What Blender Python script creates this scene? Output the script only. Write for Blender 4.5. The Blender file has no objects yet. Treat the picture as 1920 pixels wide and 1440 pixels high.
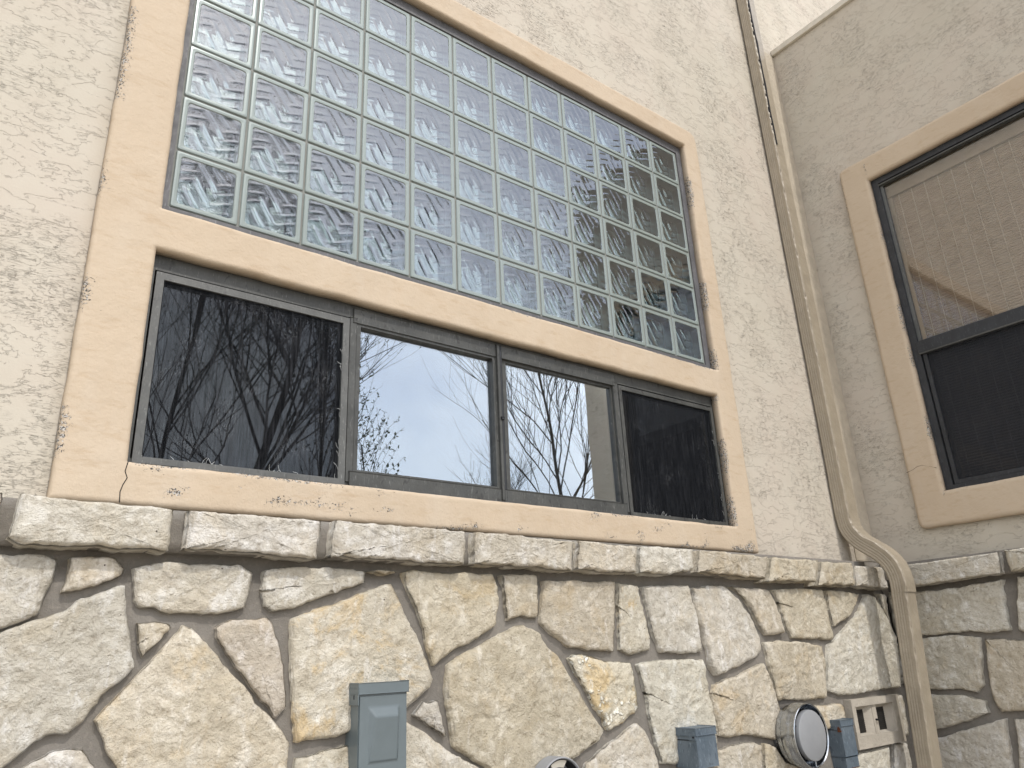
import bpy, bmesh, math, random
from mathutils import Vector, Matrix, noise

random.seed(11)
scene = bpy.context.scene
ZO = 2.9008            # height of the glass block panel's lower edge above the ground

# ------------------------------------------------------------------ camera
cam_data = bpy.data.cameras.new('camera')
cam_data.sensor_width = 36.0
cam_data.lens = 1415.37 / 1920.0 * 36.0
cam_data.clip_start = 0.05
cam_data.clip_end = 3000.0
camera = bpy.data.objects.new('camera', cam_data)
scene.collection.objects.link(camera)
camera.matrix_world = (Matrix.Translation((-0.3908, -2.0953, ZO - 1.3008))
                       @ Matrix.Rotation(-0.6656, 4, 'Z') @ Matrix.Rotation(1.9227, 4, 'X') @ Matrix.Rotation(-0.0464, 4, 'Z'))
scene.camera = camera

# ------------------------------------------------------------------ light
SUN_EL, SUN_AZ = math.radians(50), math.radians(177.6)     # azimuth from +Y towards +X
world = bpy.data.worlds.new('World')
scene.world = world
world.use_nodes = True
wt = world.node_tree
wt.nodes.clear()
sky = wt.nodes.new('ShaderNodeTexSky')
sky.sky_type = 'NISHITA'
sky.sun_disc = False
sky.sun_elevation = SUN_EL
sky.sun_rotation = SUN_AZ
sky.dust_density = 2.0
bg = wt.nodes.new('ShaderNodeBackground')
bg.inputs['Strength'].default_value = 0.135
tc = wt.nodes.new('ShaderNodeTexCoord')
sm = wt.nodes.new('ShaderNodeMapping')
sm.inputs['Scale'].default_value = (1.0, 1.0, 2.2)
cn = wt.nodes.new('ShaderNodeTexNoise')
cn.inputs['Scale'].default_value = 2.1
cn.inputs['Detail'].default_value = 7
cn.inputs['Roughness'].default_value = 0.52
cn.inputs['Distortion'].default_value = 0.6
cr = wt.nodes.new('ShaderNodeMapRange')
cr.inputs['From Min'].default_value = 0.36
cr.inputs['From Max'].default_value = 0.68
cr.inputs['To Min'].default_value = 0.35
cr.inputs['To Max'].default_value = 0.95
cmix = wt.nodes.new('ShaderNodeMix')
cmix.data_type = 'RGBA'
cmix.inputs[7].default_value = (11.0, 11.1, 11.4, 1)        # thin bright cloud
wt.links.new(tc.outputs['Generated'], sm.inputs['Vector'])
wt.links.new(sm.outputs[0], cn.inputs['Vector'])
wt.links.new(cn.outputs[0], cr.inputs['Value'])
wt.links.new(cr.outputs[0], cmix.inputs[0])
wt.links.new(sky.outputs[0], cmix.inputs[6])
# haze scatters forward: the veil of cloud is brighter towards the sun
dotp = wt.nodes.new('ShaderNodeVectorMath'); dotp.operation = 'DOT_PRODUCT'
dotp.inputs[1].default_value = (math.sin(SUN_AZ) * math.cos(SUN_EL), math.cos(SUN_AZ) * math.cos(SUN_EL), math.sin(SUN_EL))
wt.links.new(tc.outputs['Generated'], dotp.inputs[0])
gl = wt.nodes.new('ShaderNodeMapRange'); gl.interpolation_type = 'SMOOTHSTEP'
gl.inputs['From Min'].default_value = -0.3; gl.inputs['From Max'].default_value = 1.0
gl.inputs['To Min'].default_value = 0.72; gl.inputs['To Max'].default_value = 1.62
wt.links.new(dotp.outputs['Value'], gl.inputs['Value'])
gm = wt.nodes.new('ShaderNodeVectorMath'); gm.operation = 'SCALE'
wt.links.new(cmix.outputs[2], gm.inputs[0]); wt.links.new(gl.outputs[0], gm.inputs['Scale'])
wt.links.new(gm.outputs[0], bg.inputs['Color'])
wo = wt.nodes.new('ShaderNodeOutputWorld')
wt.links.new(bg.outputs[0], wo.inputs['Surface'])

sun_data = bpy.data.lights.new('sun', 'SUN')
sun_data.energy = 2.1
sun_data.angle = math.radians(1.2)
sun_data.color = (1.0, 0.95, 0.87)
sun = bpy.data.objects.new('sun', sun_data)
scene.collection.objects.link(sun)
to_sun = Vector((math.sin(SUN_AZ) * math.cos(SUN_EL), math.cos(SUN_AZ) * math.cos(SUN_EL), math.sin(SUN_EL)))
sun.rotation_euler = to_sun.to_track_quat('Z', 'Y').to_euler()
sun.location = (0, -8, 12)

scene.view_settings.view_transform = 'Standard'
scene.view_settings.look = 'None'
scene.view_settings.gamma = 1.0
scene.view_settings.use_curve_mapping = False
scene.view_settings.exposure = -0.12
scene.cycles.max_bounces = 10
scene.cycles.transparent_max_bounces = 24
scene.cycles.caustics_reflective = False
scene.cycles.caustics_refractive = False

# ------------------------------------------------------------------ helpers
class Nodes:
    """Short hand for building a material."""
    def __init__(self, name):
        self.m = bpy.data.materials.new(name)
        self.m.use_nodes = True
        self.t = self.m.node_tree
        self.t.nodes.clear()
        self.out = self.t.nodes.new('ShaderNodeOutputMaterial')
    def n(self, kind, **kw):
        nd = self.t.nodes.new('ShaderNode' + kind)
        for k, v in kw.items():
            if hasattr(nd, k) and not k[0].isupper():
                setattr(nd, k, v)
            else:
                s = nd.inputs[k.replace('_', ' ')]
                if isinstance(v, bpy.types.NodeSocket):
                    self.t.links.new(v, s)
                else:
                    s.default_value = v
        return nd
    def link(self, a, b):
        self.t.links.new(a, b)
    def coord(self, scale=(1, 1, 1), rot=(0, 0, 0), per_object=False):
        c = self.n('TexCoord').outputs['Object']
        if per_object:
            r = self.n('ObjectInfo').outputs['Random']
            o = self.n('VectorMath', operation='SCALE')
            o.inputs[0].default_value = (37.0, 53.0, 71.0)
            self.link(r, o.inputs['Scale'])
            a = self.n('VectorMath', operation='ADD')
            self.link(c, a.inputs[0]); self.link(o.outputs[0], a.inputs[1])
            c = a.outputs[0]
        mp = self.n('Mapping', Vector=c, Scale=scale, Rotation=rot)
        return mp.outputs[0]
    def noise(self, vec, scale, detail=4, rough=0.55, dist=0.0):
        return self.n('TexNoise', Vector=vec, Scale=scale, Detail=detail, Roughness=rough, Distortion=dist).outputs[0]
    def ramp(self, fac, lo, hi, a=0.0, b=1.0):
        r = self.n('MapRange', Value=fac)
        r.inputs['From Min'].default_value = lo; r.inputs['From Max'].default_value = hi
        r.inputs['To Min'].default_value = a; r.inputs['To Max'].default_value = b
        return r.outputs[0]
    def math(self, op, a, b=0.0, c=None):
        r = self.n('Math', operation=op)
        for i, v in enumerate((a, b, c)):
            if v is None: continue
            if isinstance(v, bpy.types.NodeSocket): self.link(v, r.inputs[i])
            else: r.inputs[i].default_value = v
        return r.outputs[0]
    def mix(self, fac, a, b, blend='MIX'):
        r = self.n('Mix', data_type='RGBA', blend_type=blend)
        for k, v in (('Factor', fac), ('A', a), ('B', b)):
            s = r.inputs[k] if k == 'Factor' else [q for q in r.inputs if q.name == k and q.type == 'RGBA'][0]
            if isinstance(v, bpy.types.NodeSocket): self.link(v, s)
            else: s.default_value = v if k == 'Factor' else (tuple(v) + (1,))[:4]
        return [q for q in r.outputs if q.type == 'RGBA'][0]
    def bump(self, height, dist, strength=1.0, normal=None):
        b = self.n('Bump', Height=height, Distance=dist, Strength=strength)
        if normal: self.link(normal, b.inputs['Normal'])
        return b.outputs[0]
    def surface(self, color, rough=0.8, normal=None, metal=0.0, spec=0.5):
        p = self.n('BsdfPrincipled', Metallic=metal)
        for k, v in (('Base Color', color), ('Roughness', rough), ('Specular IOR Level', spec)):
            s = p.inputs[k]
            if isinstance(v, bpy.types.NodeSocket): self.link(v, s)
            else: s.default_value = (tuple(v) + (1,))[:4] if k == 'Base Color' else v
        if normal: self.link(normal, p.inputs['Normal'])
        self.link(p.outputs[0], self.out.inputs['Surface'])
        return p

def put(name, mesh, mats, parent=None, loc=(0, 0, 0), smooth=False, sharp=0):
    if isinstance(mesh, bmesh.types.BMesh):
        me = bpy.data.meshes.new(name)
        bmesh.ops.recalc_face_normals(mesh, faces=mesh.faces) if not getattr(put, 'raw', False) else None
        mesh.to_mesh(me); mesh.free()
        mesh = me
    if mesh.users == 0 or not mesh.materials:
        for m in (mats if isinstance(mats, (list, tuple)) else [mats]):
            if m: mesh.materials.append(m)
    if smooth:
        mesh.polygons.foreach_set('use_smooth', [True] * len(mesh.polygons))
    if sharp: mesh.set_sharp_from_angle(angle=math.radians(sharp))
    o = bpy.data.objects.new(name, mesh)
    scene.collection.objects.link(o)
    o.location = loc
    if parent: o.parent = parent
    return o

def thing(name, label, cat, loc=(0, 0, 0), group=None):
    o = bpy.data.objects.new(name, None)
    scene.collection.objects.link(o)
    o.location = loc
    o.empty_display_size = 0.1
    o['label'] = label; o['category'] = cat
    if group: o['group'] = group
    return o

def box(bm, lo, hi, bevel=0.0, seg=2, mat=0):
    g = bmesh.ops.create_cube(bm, size=1.0)
    for v in g['verts']:
        v.co = Vector([lo[i] + (v.co[i] + 0.5) * (hi[i] - lo[i]) for i in range(3)])
    fs = list({f for v in g['verts'] for f in v.link_faces})
    if bevel:
        es = list({e for v in g['verts'] for e in v.link_edges})
        r = bmesh.ops.bevel(bm, geom=es, offset=bevel, segments=seg, affect='EDGES', profile=0.5)
        fs = list({f for v in r['verts'] for f in v.link_faces} | {f for f in fs if f.is_valid})
    for f in fs:
        if f.is_valid: f.material_index = mat
    return fs

def bar(name, lo, hi, mat, parent, bevel=0.0):
    bm = bmesh.new()
    box(bm, lo, hi, bevel)
    return put(name, bm, mat, parent)

def frame_bm(u0, u1, v0, v1, w, d0, d1, place, bm=None, bevel=0.0015):
    """A mitred rectangular frame; widths w = (left, right, bottom, top)."""
    bm = bm or bmesh.new()
    l, r, b, t = w if isinstance(w, (tuple, list)) else (w, w, w, w)
    o = [(u0, v0), (u1, v0), (u1, v1), (u0, v1)]
    i = [(u0 + l, v0 + b), (u1 - r, v0 + b), (u1 - r, v1 - t), (u0 + l, v1 - t)]
    V = {}
    for k, (ring) in enumerate((o, i)):
        for j, (u, v) in enumerate(ring):
            for q, d in enumerate((d0, d1)):
                V[k, j, q] = bm.verts.new(place(u, v, d))
    for j in range(4):
        n = (j + 1) % 4
        for quad in ([(0, j, 1), (0, n, 1), (1, n, 1), (1, j, 1)], [(0, j, 0), (1, j, 0), (1, n, 0), (0, n, 0)],
                     [(0, j, 0), (0, n, 0), (0, n, 1), (0, j, 1)], [(1, j, 0), (1, j, 1), (1, n, 1), (1, n, 0)]):
            bm.faces.new([V[q] for q in quad])
    return bm

def on_wall(u, v, d):      # the main wall: x along it, height over the panel's lower edge, distance out of it
    return Vector((u, -d, v + ZO))

XW = 3.685                 # the side wing's stucco face
def on_side(u, v, d):      # the side wall: y along it
    return Vector((XW - d, u, v + ZO))

def fbm(p, octaves=4, gain=0.5):
    s, a = 0.0, 1.0
    for k in range(octaves):
        s += a * noise.noise(p * (2 ** k)); a *= gain
    return s

def tube(bm, pts, radii, sides=6, cap=True):
    rings = []
    prev = None
    for i, p in enumerate(pts):
        d = (pts[min(i + 1, len(pts) - 1)] - pts[max(i - 1, 0)]).normalized()
        a = prev if prev is not None else (Vector((1, 0, 0)) if abs(d.x) < 0.8 else Vector((0, 1, 0)))
        a = (a - d * a.dot(d)).normalized(); prev = a
        b = d.cross(a)
        rings.append([bm.verts.new(p + (a * math.cos(t) + b * math.sin(t)) * radii[i])
                      for t in (2 * math.pi * k / sides for k in range(sides))])
    for r0, r1 in zip(rings, rings[1:]):
        for k in range(sides):
            bm.faces.new((r0[k], r0[(k + 1) % sides], r1[(k + 1) % sides], r1[k]))
    if cap and sides > 2:
        bm.faces.new(rings[-1]); bm.faces.new(rings[0][::-1])

def lathe(bm, prof, centre, segs=48, mat=0, start=0.0, end=2 * math.pi):
    """Turn (radius, distance out of the main wall) round an axis that points out of the main wall."""
    closed = abs(end - start - 2 * math.pi) < 1e-6
    cols = []
    n = segs if closed else segs + 1
    for k in range(n):
        t = start + (end - start) * k / segs
        cols.append([bm.verts.new((centre[0] + r * math.cos(t), -d, centre[2] + r * math.sin(t))) for r, d in prof])
    for k in range(segs):
        a, b = cols[k], cols[(k + 1) % n]
        for j in range(len(prof) - 1):
            try: bm.faces.new((a[j], b[j], b[j + 1], a[j + 1])).material_index = mat
            except ValueError: pass
    return cols

# ------------------------------------------------------------------ materials
def make_stucco():
    k = Nodes('stucco')
    c = k.coord()
    warp = k.noise(c, 1.3, 3)
    base = k.noise(k.coord((1.0, 1.0, 2.4), (0, 0.12, 0)), 7.0, 9, 0.64, 0.25)        # trowelled patches
    plate = k.ramp(base, 0.485, 0.50)
    base2 = k.noise(k.coord((1.0, 1.0, 2.6), (0, 0.16, 0)), 17.0, 7, 0.62, 0.3)
    plate2 = k.ramp(base2, 0.535, 0.55)
    zone = k.ramp(k.noise(c, 2.9, 5, 0.6, 0.3), 0.46, 0.57)
    strokes = k.noise(k.coord((1.0, 1.0, 6.5), (0, 0.17, 0)), 21.0, 4, 0.55, 0.35)
    lines = k.ramp(k.math('ABSOLUTE', k.math('SUBTRACT', strokes, 0.5)), 0.004, 0.020)
    tear = k.math('MULTIPLY', k.math('SUBTRACT', 1.0, lines), zone)
    gap = k.ramp(k.noise(c, 40.0, 3, 0.6), 0.46, 0.58)
    tear = k.math('MULTIPLY', tear, gap)
    fine = k.noise(c, 150.0, 3, 0.6)
    h = k.math('MULTIPLY_ADD', plate, 0.26, k.math('MULTIPLY', fine, 0.07))
    h = k.math('MULTIPLY_ADD', k.math('MULTIPLY', plate2, zone), 0.22, h)
    h = k.math('SUBTRACT', h, k.math('MULTIPLY', tear, 0.42))
    h = k.math('MULTIPLY_ADD', base, 0.25, h)
    nrm = k.bump(h, 0.0054, 0.9)
    tint = k.mix(k.ramp(warp, 0.35, 0.68), (0.53, 0.488, 0.412), (0.555, 0.495, 0.425))
    tint = k.mix(k.ramp(k.noise(c, 6.0, 5, 0.6), 0.42, 0.7, 0.0, 0.45), tint, (0.585, 0.555, 0.48))
    tint = k.mix(k.ramp(k.noise(k.coord((1, 1, 0.3)), 1.7, 5, 0.6), 0.50, 0.68, 0, 0.35), tint, (0.47, 0.425, 0.35))
    tint = k.mix(k.math('MULTIPLY', tear, 0.10), tint, (0.36, 0.31, 0.25))  # torn lines coloured darker: slight dirt plus painted-in crevice shadow
    k.surface(tint, 0.92, nrm, spec=0.2)
    return k.m

def make_trim():
    k = Nodes('peach_stucco')
    c = k.coord()
    col = k.mix(k.ramp(k.noise(c, 2.2, 5, 0.6, 0.4), 0.3, 0.7), (0.52, 0.42, 0.31), (0.55, 0.455, 0.345))
    col = k.mix(k.ramp(k.noise(k.coord((1, 1, 0.25)), 11.0, 5, 0.62), 0.50, 0.74, 0, 0.6), col, (0.56, 0.475, 0.375))
    col = k.mix(k.ramp(k.noise(k.coord((1, 1, 3.5)), 14.0, 5, 0.62), 0.53, 0.76, 0, 0.45), col, (0.41, 0.295, 0.185))
    wear = k.n('Attribute', attribute_name='wear').outputs['Fac']
    fleck = k.noise(c, 120.0, 5, 0.7, 1.0)
    lim = k.math('SUBTRACT', 0.78, k.math('MULTIPLY', wear, 0.28))
    chip = k.math('GREATER_THAN', fleck, lim)
    chipc = k.mix(k.ramp(k.noise(c, 210.0, 2), 0.50, 0.56), (0.085, 0.078, 0.072), (0.58, 0.57, 0.55))
    col = k.mix(chip, col, chipc)
    h = k.math('MULTIPLY_ADD', k.noise(c, 18.0, 5, 0.6), 0.8, k.math('MULTIPLY', k.noise(c, 120.0, 4, 0.65), 0.16))
    h = k.math('SUBTRACT', h, k.math('MULTIPLY', chip, 0.3))
    k.surface(col, 0.78, k.bump(h, 0.006, 0.9), spec=0.3)
    return k.m

def make_stone(name='limestone', crystals=False):
    k = Nodes(name)
    c = k.coord((1, 1, 1), per_object=True)
    info = k.n('ObjectInfo')
    n1 = k.noise(c, 5.0, 6, 0.62, 0.3)
    n2 = k.noise(c, 15.0, 8, 0.68, 0.25)
    n3 = k.noise(c, 55.0, 6, 0.70, 0.2)
    col = k.mix(k.ramp(n1, 0.36, 0.64), (0.545, 0.51, 0.44), (0.63, 0.60, 0.54))
    col = k.mix(k.ramp(n2, 0.52, 0.64, 0, 0.8), col, (0.78, 0.765, 0.73))
    col = k.mix(k.ramp(k.noise(c, 9.0, 7, 0.66, 0.4), 0.53, 0.68, 0, 0.5), col, (0.55, 0.475, 0.355))
    col = k.mix(k.ramp(k.noise(c, 24.0, 6, 0.70, 0.3), 0.50, 0.64, 0, 0.5), col, (0.42, 0.38, 0.32))
    och = k.ramp(k.noise(c, 6.5, 7, 0.66, 0.5), 0.53, 0.62)
    col = k.mix(k.math('MULTIPLY', och, info.outputs['Alpha']), col, (0.58, 0.43, 0.22))
    sw = k.noise(k.n('Mapping', Vector=c, Scale=(2.6, 2.6, 0.9), Rotation=(0, 0.6, 0)).outputs[0], 9.0, 6, 0.66, 0.3)
    col = k.mix(k.ramp(sw, 0.57, 0.66, 0, 0.75), col, (0.76, 0.745, 0.72))
    if crystals:
        cv = k.n('TexVoronoi', Vector=k.mix(0.06, c, k.n('TexNoise', Vector=c, Scale=30.0, Detail=3.0).outputs[1]), Scale=40.0, feature='F1')
        cm = k.math('MULTIPLY', k.ramp(k.noise(c, 6.0, 4), 0.40, 0.50), k.ramp(cv.outputs['Distance'], 0.30, 0.42, 1.0, 0.0))
        col = k.mix(cm, col, (0.86, 0.86, 0.84))
    col = k.mix(k.ramp(n3, 0.32, 0.46, 0.65, 0.0), col, (0.31, 0.27, 0.215))
    pit = k.ramp(k.n('TexVoronoi', Vector=c, Scale=34.0, feature='F1').outputs['Distance'], 0.05, 0.09, 1.0, 0.0)
    pit = k.math('MULTIPLY', pit, k.math('GREATER_THAN', k.noise(c, 31.0, 0), 0.66))
    col = k.mix(pit, col, (0.06, 0.045, 0.035))
    col = k.mix(1.0, col, info.outputs['Color'], 'MULTIPLY')
    ridg = k.math('ABSOLUTE', k.math('SUBTRACT', k.noise(c, 21.0, 6, 0.6, 0.3), 0.5))
    ridg2 = k.math('ABSOLUTE', k.math('SUBTRACT', k.noise(c, 52.0, 5, 0.6, 0.3), 0.5))
    h = k.math('MULTIPLY_ADD', n2, 0.35, k.math('MULTIPLY', ridg, 0.7))
    h = k.math('MULTIPLY_ADD', ridg2, 0.75, h)
    h = k.math('MULTIPLY_ADD', n3, 0.35, h)
    h = k.math('MULTIPLY_ADD', k.noise(c, 170.0, 4, 0.65), 0.20, h)
    if crystals: h = k.math('MULTIPLY_ADD', cm, 0.6, h)
    k.surface(col, 0.9, k.bump(h, 0.015, 1.0), spec=0.2)
    return k.m

def make_mortar():
    k = Nodes('mortar')
    c = k.coord()
    col = k.mix(k.ramp(k.noise(c, 5.0, 5, 0.6), 0.35, 0.65), (0.185, 0.17, 0.15), (0.25, 0.232, 0.208))
    col = k.mix(k.ramp(k.noise(c, 90.0, 3), 0.55, 0.75, 0, 0.5), col, (0.33, 0.30, 0.26))
    h = k.math('MULTIPLY_ADD', k.noise(c, 45.0, 5, 0.65), 0.6, k.math('MULTIPLY', k.noise(c, 300.0, 2), 0.25))
    k.surface(col, 0.95, k.bump(h, 0.006, 1.0), spec=0.15)
    return k.m

def make_metal_paint(name, ca, cb, spot, rough=0.5, spots=0.5, spec=0.5, metal=0.0):
    """Weathered painted metal: two tones, pale scuffs and dark spots."""
    k = Nodes(name)
    c = k.coord()
    col = k.mix(k.ramp(k.noise(c, 9.0, 5, 0.6), 0.35, 0.65), ca, cb)
    dot = k.ramp(k.noise(k.coord((1, 1, 0.5)), 55.0, 3, 0.5, 0.5), 0.62, 0.68, 0, spots)
    col = k.mix(dot, col, spot)
    scuff = k.ramp(k.noise(k.coord((3, 3, 0.6)), 60.0, 4, 0.7), 0.58, 0.74, 0, 0.6)
    col = k.mix(scuff, col, tuple(min(1, q * 2.6 + 0.05) for q in cb))
    k.surface(col, k.ramp(k.noise(c, 30.0, 4), 0.3, 0.7, rough - 0.1, rough + 0.15),
              k.bump(k.noise(c, 140.0, 3), 0.001, 0.6), spec=spec, metal=metal)
    return k.m

def make_plain(name, col, rough=0.6, metal=0.0, spec=0.5, bumpy=0.0, scale=60.0, var=0.12):
    k = Nodes(name)
    c = k.coord()
    a = tuple(q * (1 - var) for q in col); b = tuple(q * (1 + var) for q in col)
    cc = k.mix(k.ramp(k.noise(c, 12.0, 5, 0.6), 0.3, 0.7), a, b)
    k.surface(cc, rough, k.bump(k.noise(c, scale, 4, 0.6), bumpy, 1.0) if bumpy else None, metal, spec)
    return k.m

def make_pane(mirror, name='window_glass', tint=(0.88, 0.90, 0.89)):
    """Double glazing: part mirror, part see-through."""
    k = Nodes(name)
    c = k.coord()
    nrm = k.bump(k.noise(c, 2.2, 1), 0.0011, 1.0)
    g = k.n('BsdfGlossy', Roughness=0.0, Color=(0.86, 0.93, 1.0, 1), Normal=nrm)
    t = k.n('BsdfTransparent', Color=(*tint, 1))
    lw = k.n('LayerWeight', Blend=0.25)
    f = k.math('MULTIPLY_ADD', lw.outputs['Fresnel'], 0.6, mirror)
    mx = k.n('MixShader')
    k.link(f, mx.inputs[0]); k.link(t.outputs[0], mx.inputs[1]); k.link(g.outputs[0], mx.inputs[2])
    k.link(mx.outputs[0], k.out.inputs['Surface'])
    return k.m

def make_screen(dense, name, wear=1.0, tone=1.0):
    """Fine dark insect mesh, dusty, with pale torn fibres."""
    k = Nodes(name)
    c = k.coord()
    streak = k.noise(k.coord((1, 1, 0.035)), 190.0, 4, 0.7)
    scr = k.noise(k.coord((1.6, 1.6, 0.5), (0, 0.55, 0)), 34.0, 6, 0.72, 1.2)
    hair = k.ramp(k.math('ABSOLUTE', k.math('SUBTRACT', scr, 0.5)), 0.0, 0.006, 0.6, 0.0)
    hair = k.math('MULTIPLY', hair, k.ramp(k.noise(c, 7.0, 3), 0.52, 0.64, 0, wear))
    col = k.mix(k.ramp(streak, 0.45, 0.75, 0, wear), tuple(q * tone for q in (0.010, 0.011, 0.013)), (0.045, 0.048, 0.054))
    col = k.mix(hair, col, (0.45, 0.46, 0.48))
    d = k.n('BsdfDiffuse', Color=col)
    t = k.n('BsdfTransparent')
    f = k.math('MAXIMUM', k.ramp(streak, 0.40, 0.72, dense - 0.10 * wear, dense + 0.16 * wear), hair)
    mx = k.n('MixShader')
    k.link(f, mx.inputs[0]); k.link(t.outputs[0], mx.inputs[1]); k.link(d.outputs[0], mx.inputs[2])
    k.link(mx.outputs[0], k.out.inputs['Surface'])
    return k.m

def make_block_face():
    """Front of a glass block: reflects, and bends the view into the hollow block."""
    k = Nodes('block_glass')
    g = k.n('BsdfGlossy', Roughness=0.02, Color=(0.87, 0.92, 1.0, 1))
    r = k.n('BsdfRefraction', Roughness=0.02, IOR=1.22, Color=(0.86, 0.94, 0.91, 1))
    lw = k.n('LayerWeight', Blend=0.30)
    f = k.math('MULTIPLY_ADD', lw.outputs['Fresnel'], 0.6, 0.20)
    mx = k.n('MixShader')
    k.link(f, mx.inputs[0]); k.link(r.outputs[0], mx.inputs[1]); k.link(g.outputs[0], mx.inputs[2])
    k.link(mx.outputs[0], k.out.inputs['Surface'])
    return k.m

def make_block_inside(name, col, gl, rough):
    k = Nodes(name)
    d = k.n('BsdfDiffuse', Color=(*col, 1))
    g = k.n('BsdfGlossy', Roughness=rough, Color=(0.85, 0.93, 0.95, 1))
    mx = k.n('MixShader'); mx.inputs[0].default_value = gl
    k.link(d.outputs[0], mx.inputs[1]); k.link(g.outputs[0], mx.inputs[2])
    k.link(mx.outputs[0], k.out.inputs['Surface'])
    return k.m

def make_galvanized():
    k = Nodes('galvanized_steel')
    c = k.coord()
    v = k.n('TexVoronoi', Vector=c, Scale=60.0, feature='F1').outputs['Distance']
    col = k.mix(k.ramp(v, 0.0, 0.7), (0.50, 0.52, 0.54), (0.62, 0.64, 0.66))
    k.surface(k.mix(1.0, col, (0.8, 0.82, 0.85), 'MULTIPLY'), k.ramp(k.noise(c, 40.0, 4), 0.3, 0.7, 0.14, 0.32), None, 1.0)
    return k.m

def make_blind():
    k = Nodes('woven_blind')
    c = k.coord((1, 1, 1))
    st = k.noise(k.coord((1, 0.05, 1)), 230.0, 4, 0.7)
    col = k.mix(k.ramp(st, 0.35, 0.68), (0.34, 0.288, 0.235), (0.61, 0.535, 0.45))
    k.surface(col, 0.9, None, spec=0.1)
    return k.m

M = dict(
    stucco=make_stucco(), trim=make_trim(), stone=make_stone(), crystal=make_stone('crystal_limestone', True), mortar=make_mortar(),
    bronze=make_metal_paint('bronze_aluminium', (0.048, 0.050, 0.048), (0.078, 0.080, 0.076), (0.014, 0.014, 0.015), 0.42, 0.6),
    black=make_metal_paint('dark_aluminium', (0.016, 0.018, 0.022), (0.028, 0.031, 0.037), (0.05, 0.055, 0.062), 0.45, 0.4),
    screen_rail=make_metal_paint('screen_rail_aluminium', (0.085, 0.088, 0.085), (0.125, 0.128, 0.124), (0.05, 0.05, 0.05), 0.4, 0.4),
    steel=make_metal_paint('grey_channel', (0.085, 0.086, 0.092), (0.12, 0.12, 0.13), (0.20, 0.20, 0.20), 0.55, 0.2),
    pane=make_pane(0.30), pane_clear=make_pane(0.08, 'clear_window_glass', (0.94, 0.91, 0.88)), screen=make_screen(0.73, 'insect_mesh'), screen_dark=make_screen(0.84, 'shaded_insect_mesh', 0.6), screen_plain=make_screen(0.55, 'plain_mesh', 0.3, 3.2),  # screen_dark: denser copy of the mesh, darkened for the wing's dark reflection
    block_face=make_block_face(),
    block_rim=make_block_inside('block_rim_glass', (0.25, 0.29, 0.278), 0.10, 0.22),
    block_wall=make_block_inside('block_wall_glass', (0.78, 0.86, 0.82), 0.30, 0.10),
    block_back=make_block_inside('block_back_glass', (0.23, 0.26, 0.325), 0.32, 0.05),  # lavender base colour stands in for sky light on the back sheet
    joint=make_plain('pale_joint', (0.22, 0.225, 0.21), 0.8, bumpy=0.002),
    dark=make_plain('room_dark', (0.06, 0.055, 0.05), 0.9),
    tan_metal=make_plain('tan_painted_metal', (0.335, 0.288, 0.22), 0.34, 0.0, 0.5, 0.004, 26.0, 0.10),
    tan_strip=make_plain('tan_stucco', (0.50, 0.445, 0.36), 0.85, 0, 0.2, 0.004, 60.0),
    cap=make_plain('cap_metal', (0.62, 0.58, 0.50), 0.45),
    paint_grey=make_plain('enclosure_grey', (0.135, 0.165, 0.178), 0.30, 0.0, 0.5, 0.0006, 30.0, 0.05),
    zinc=make_metal_paint('zinc_blue', (0.10, 0.135, 0.17), (0.165, 0.205, 0.245), (0.05, 0.065, 0.09), 0.5, 0.5, metal=0.25),
    galv=make_galvanized(),
    grey_disc=make_plain('grey_plastic', (0.29, 0.30, 0.315), 0.5, var=0.05),
    concrete=make_plain('vent_concrete', (0.44, 0.40, 0.34), 0.9, 0, 0.2, 0.004, 80.0),
    mesh_dark=make_plain('vent_mesh', (0.016, 0.014, 0.012), 0.8),
    hole=make_plain('dark_void', (0.01, 0.01, 0.012), 0.9),
    white=make_plain('white_plastic', (0.62, 0.64, 0.64), 0.5),
    rust=make_plain('rust', (0.14, 0.055, 0.03), 0.9, 0, 0.2, 0.003),
    blind=make_blind(), cord=make_plain('pale_cord', (0.66, 0.62, 0.54), 0.9),
    rail=make_plain('beige_rail', (0.40, 0.35, 0.28), 0.6),
    bark=make_plain('bark', (0.075, 0.06, 0.048), 0.9, bumpy=0.006),
    leaf=make_plain('leaf', (0.075, 0.095, 0.035), 0.6, var=0.3),
    ground=make_plain('gravel', (0.40, 0.36, 0.30), 0.95, bumpy=0.01, scale=40.0),
    roof=make_plain('roof_membrane', (0.62, 0.60, 0.55), 0.9),
)

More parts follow.
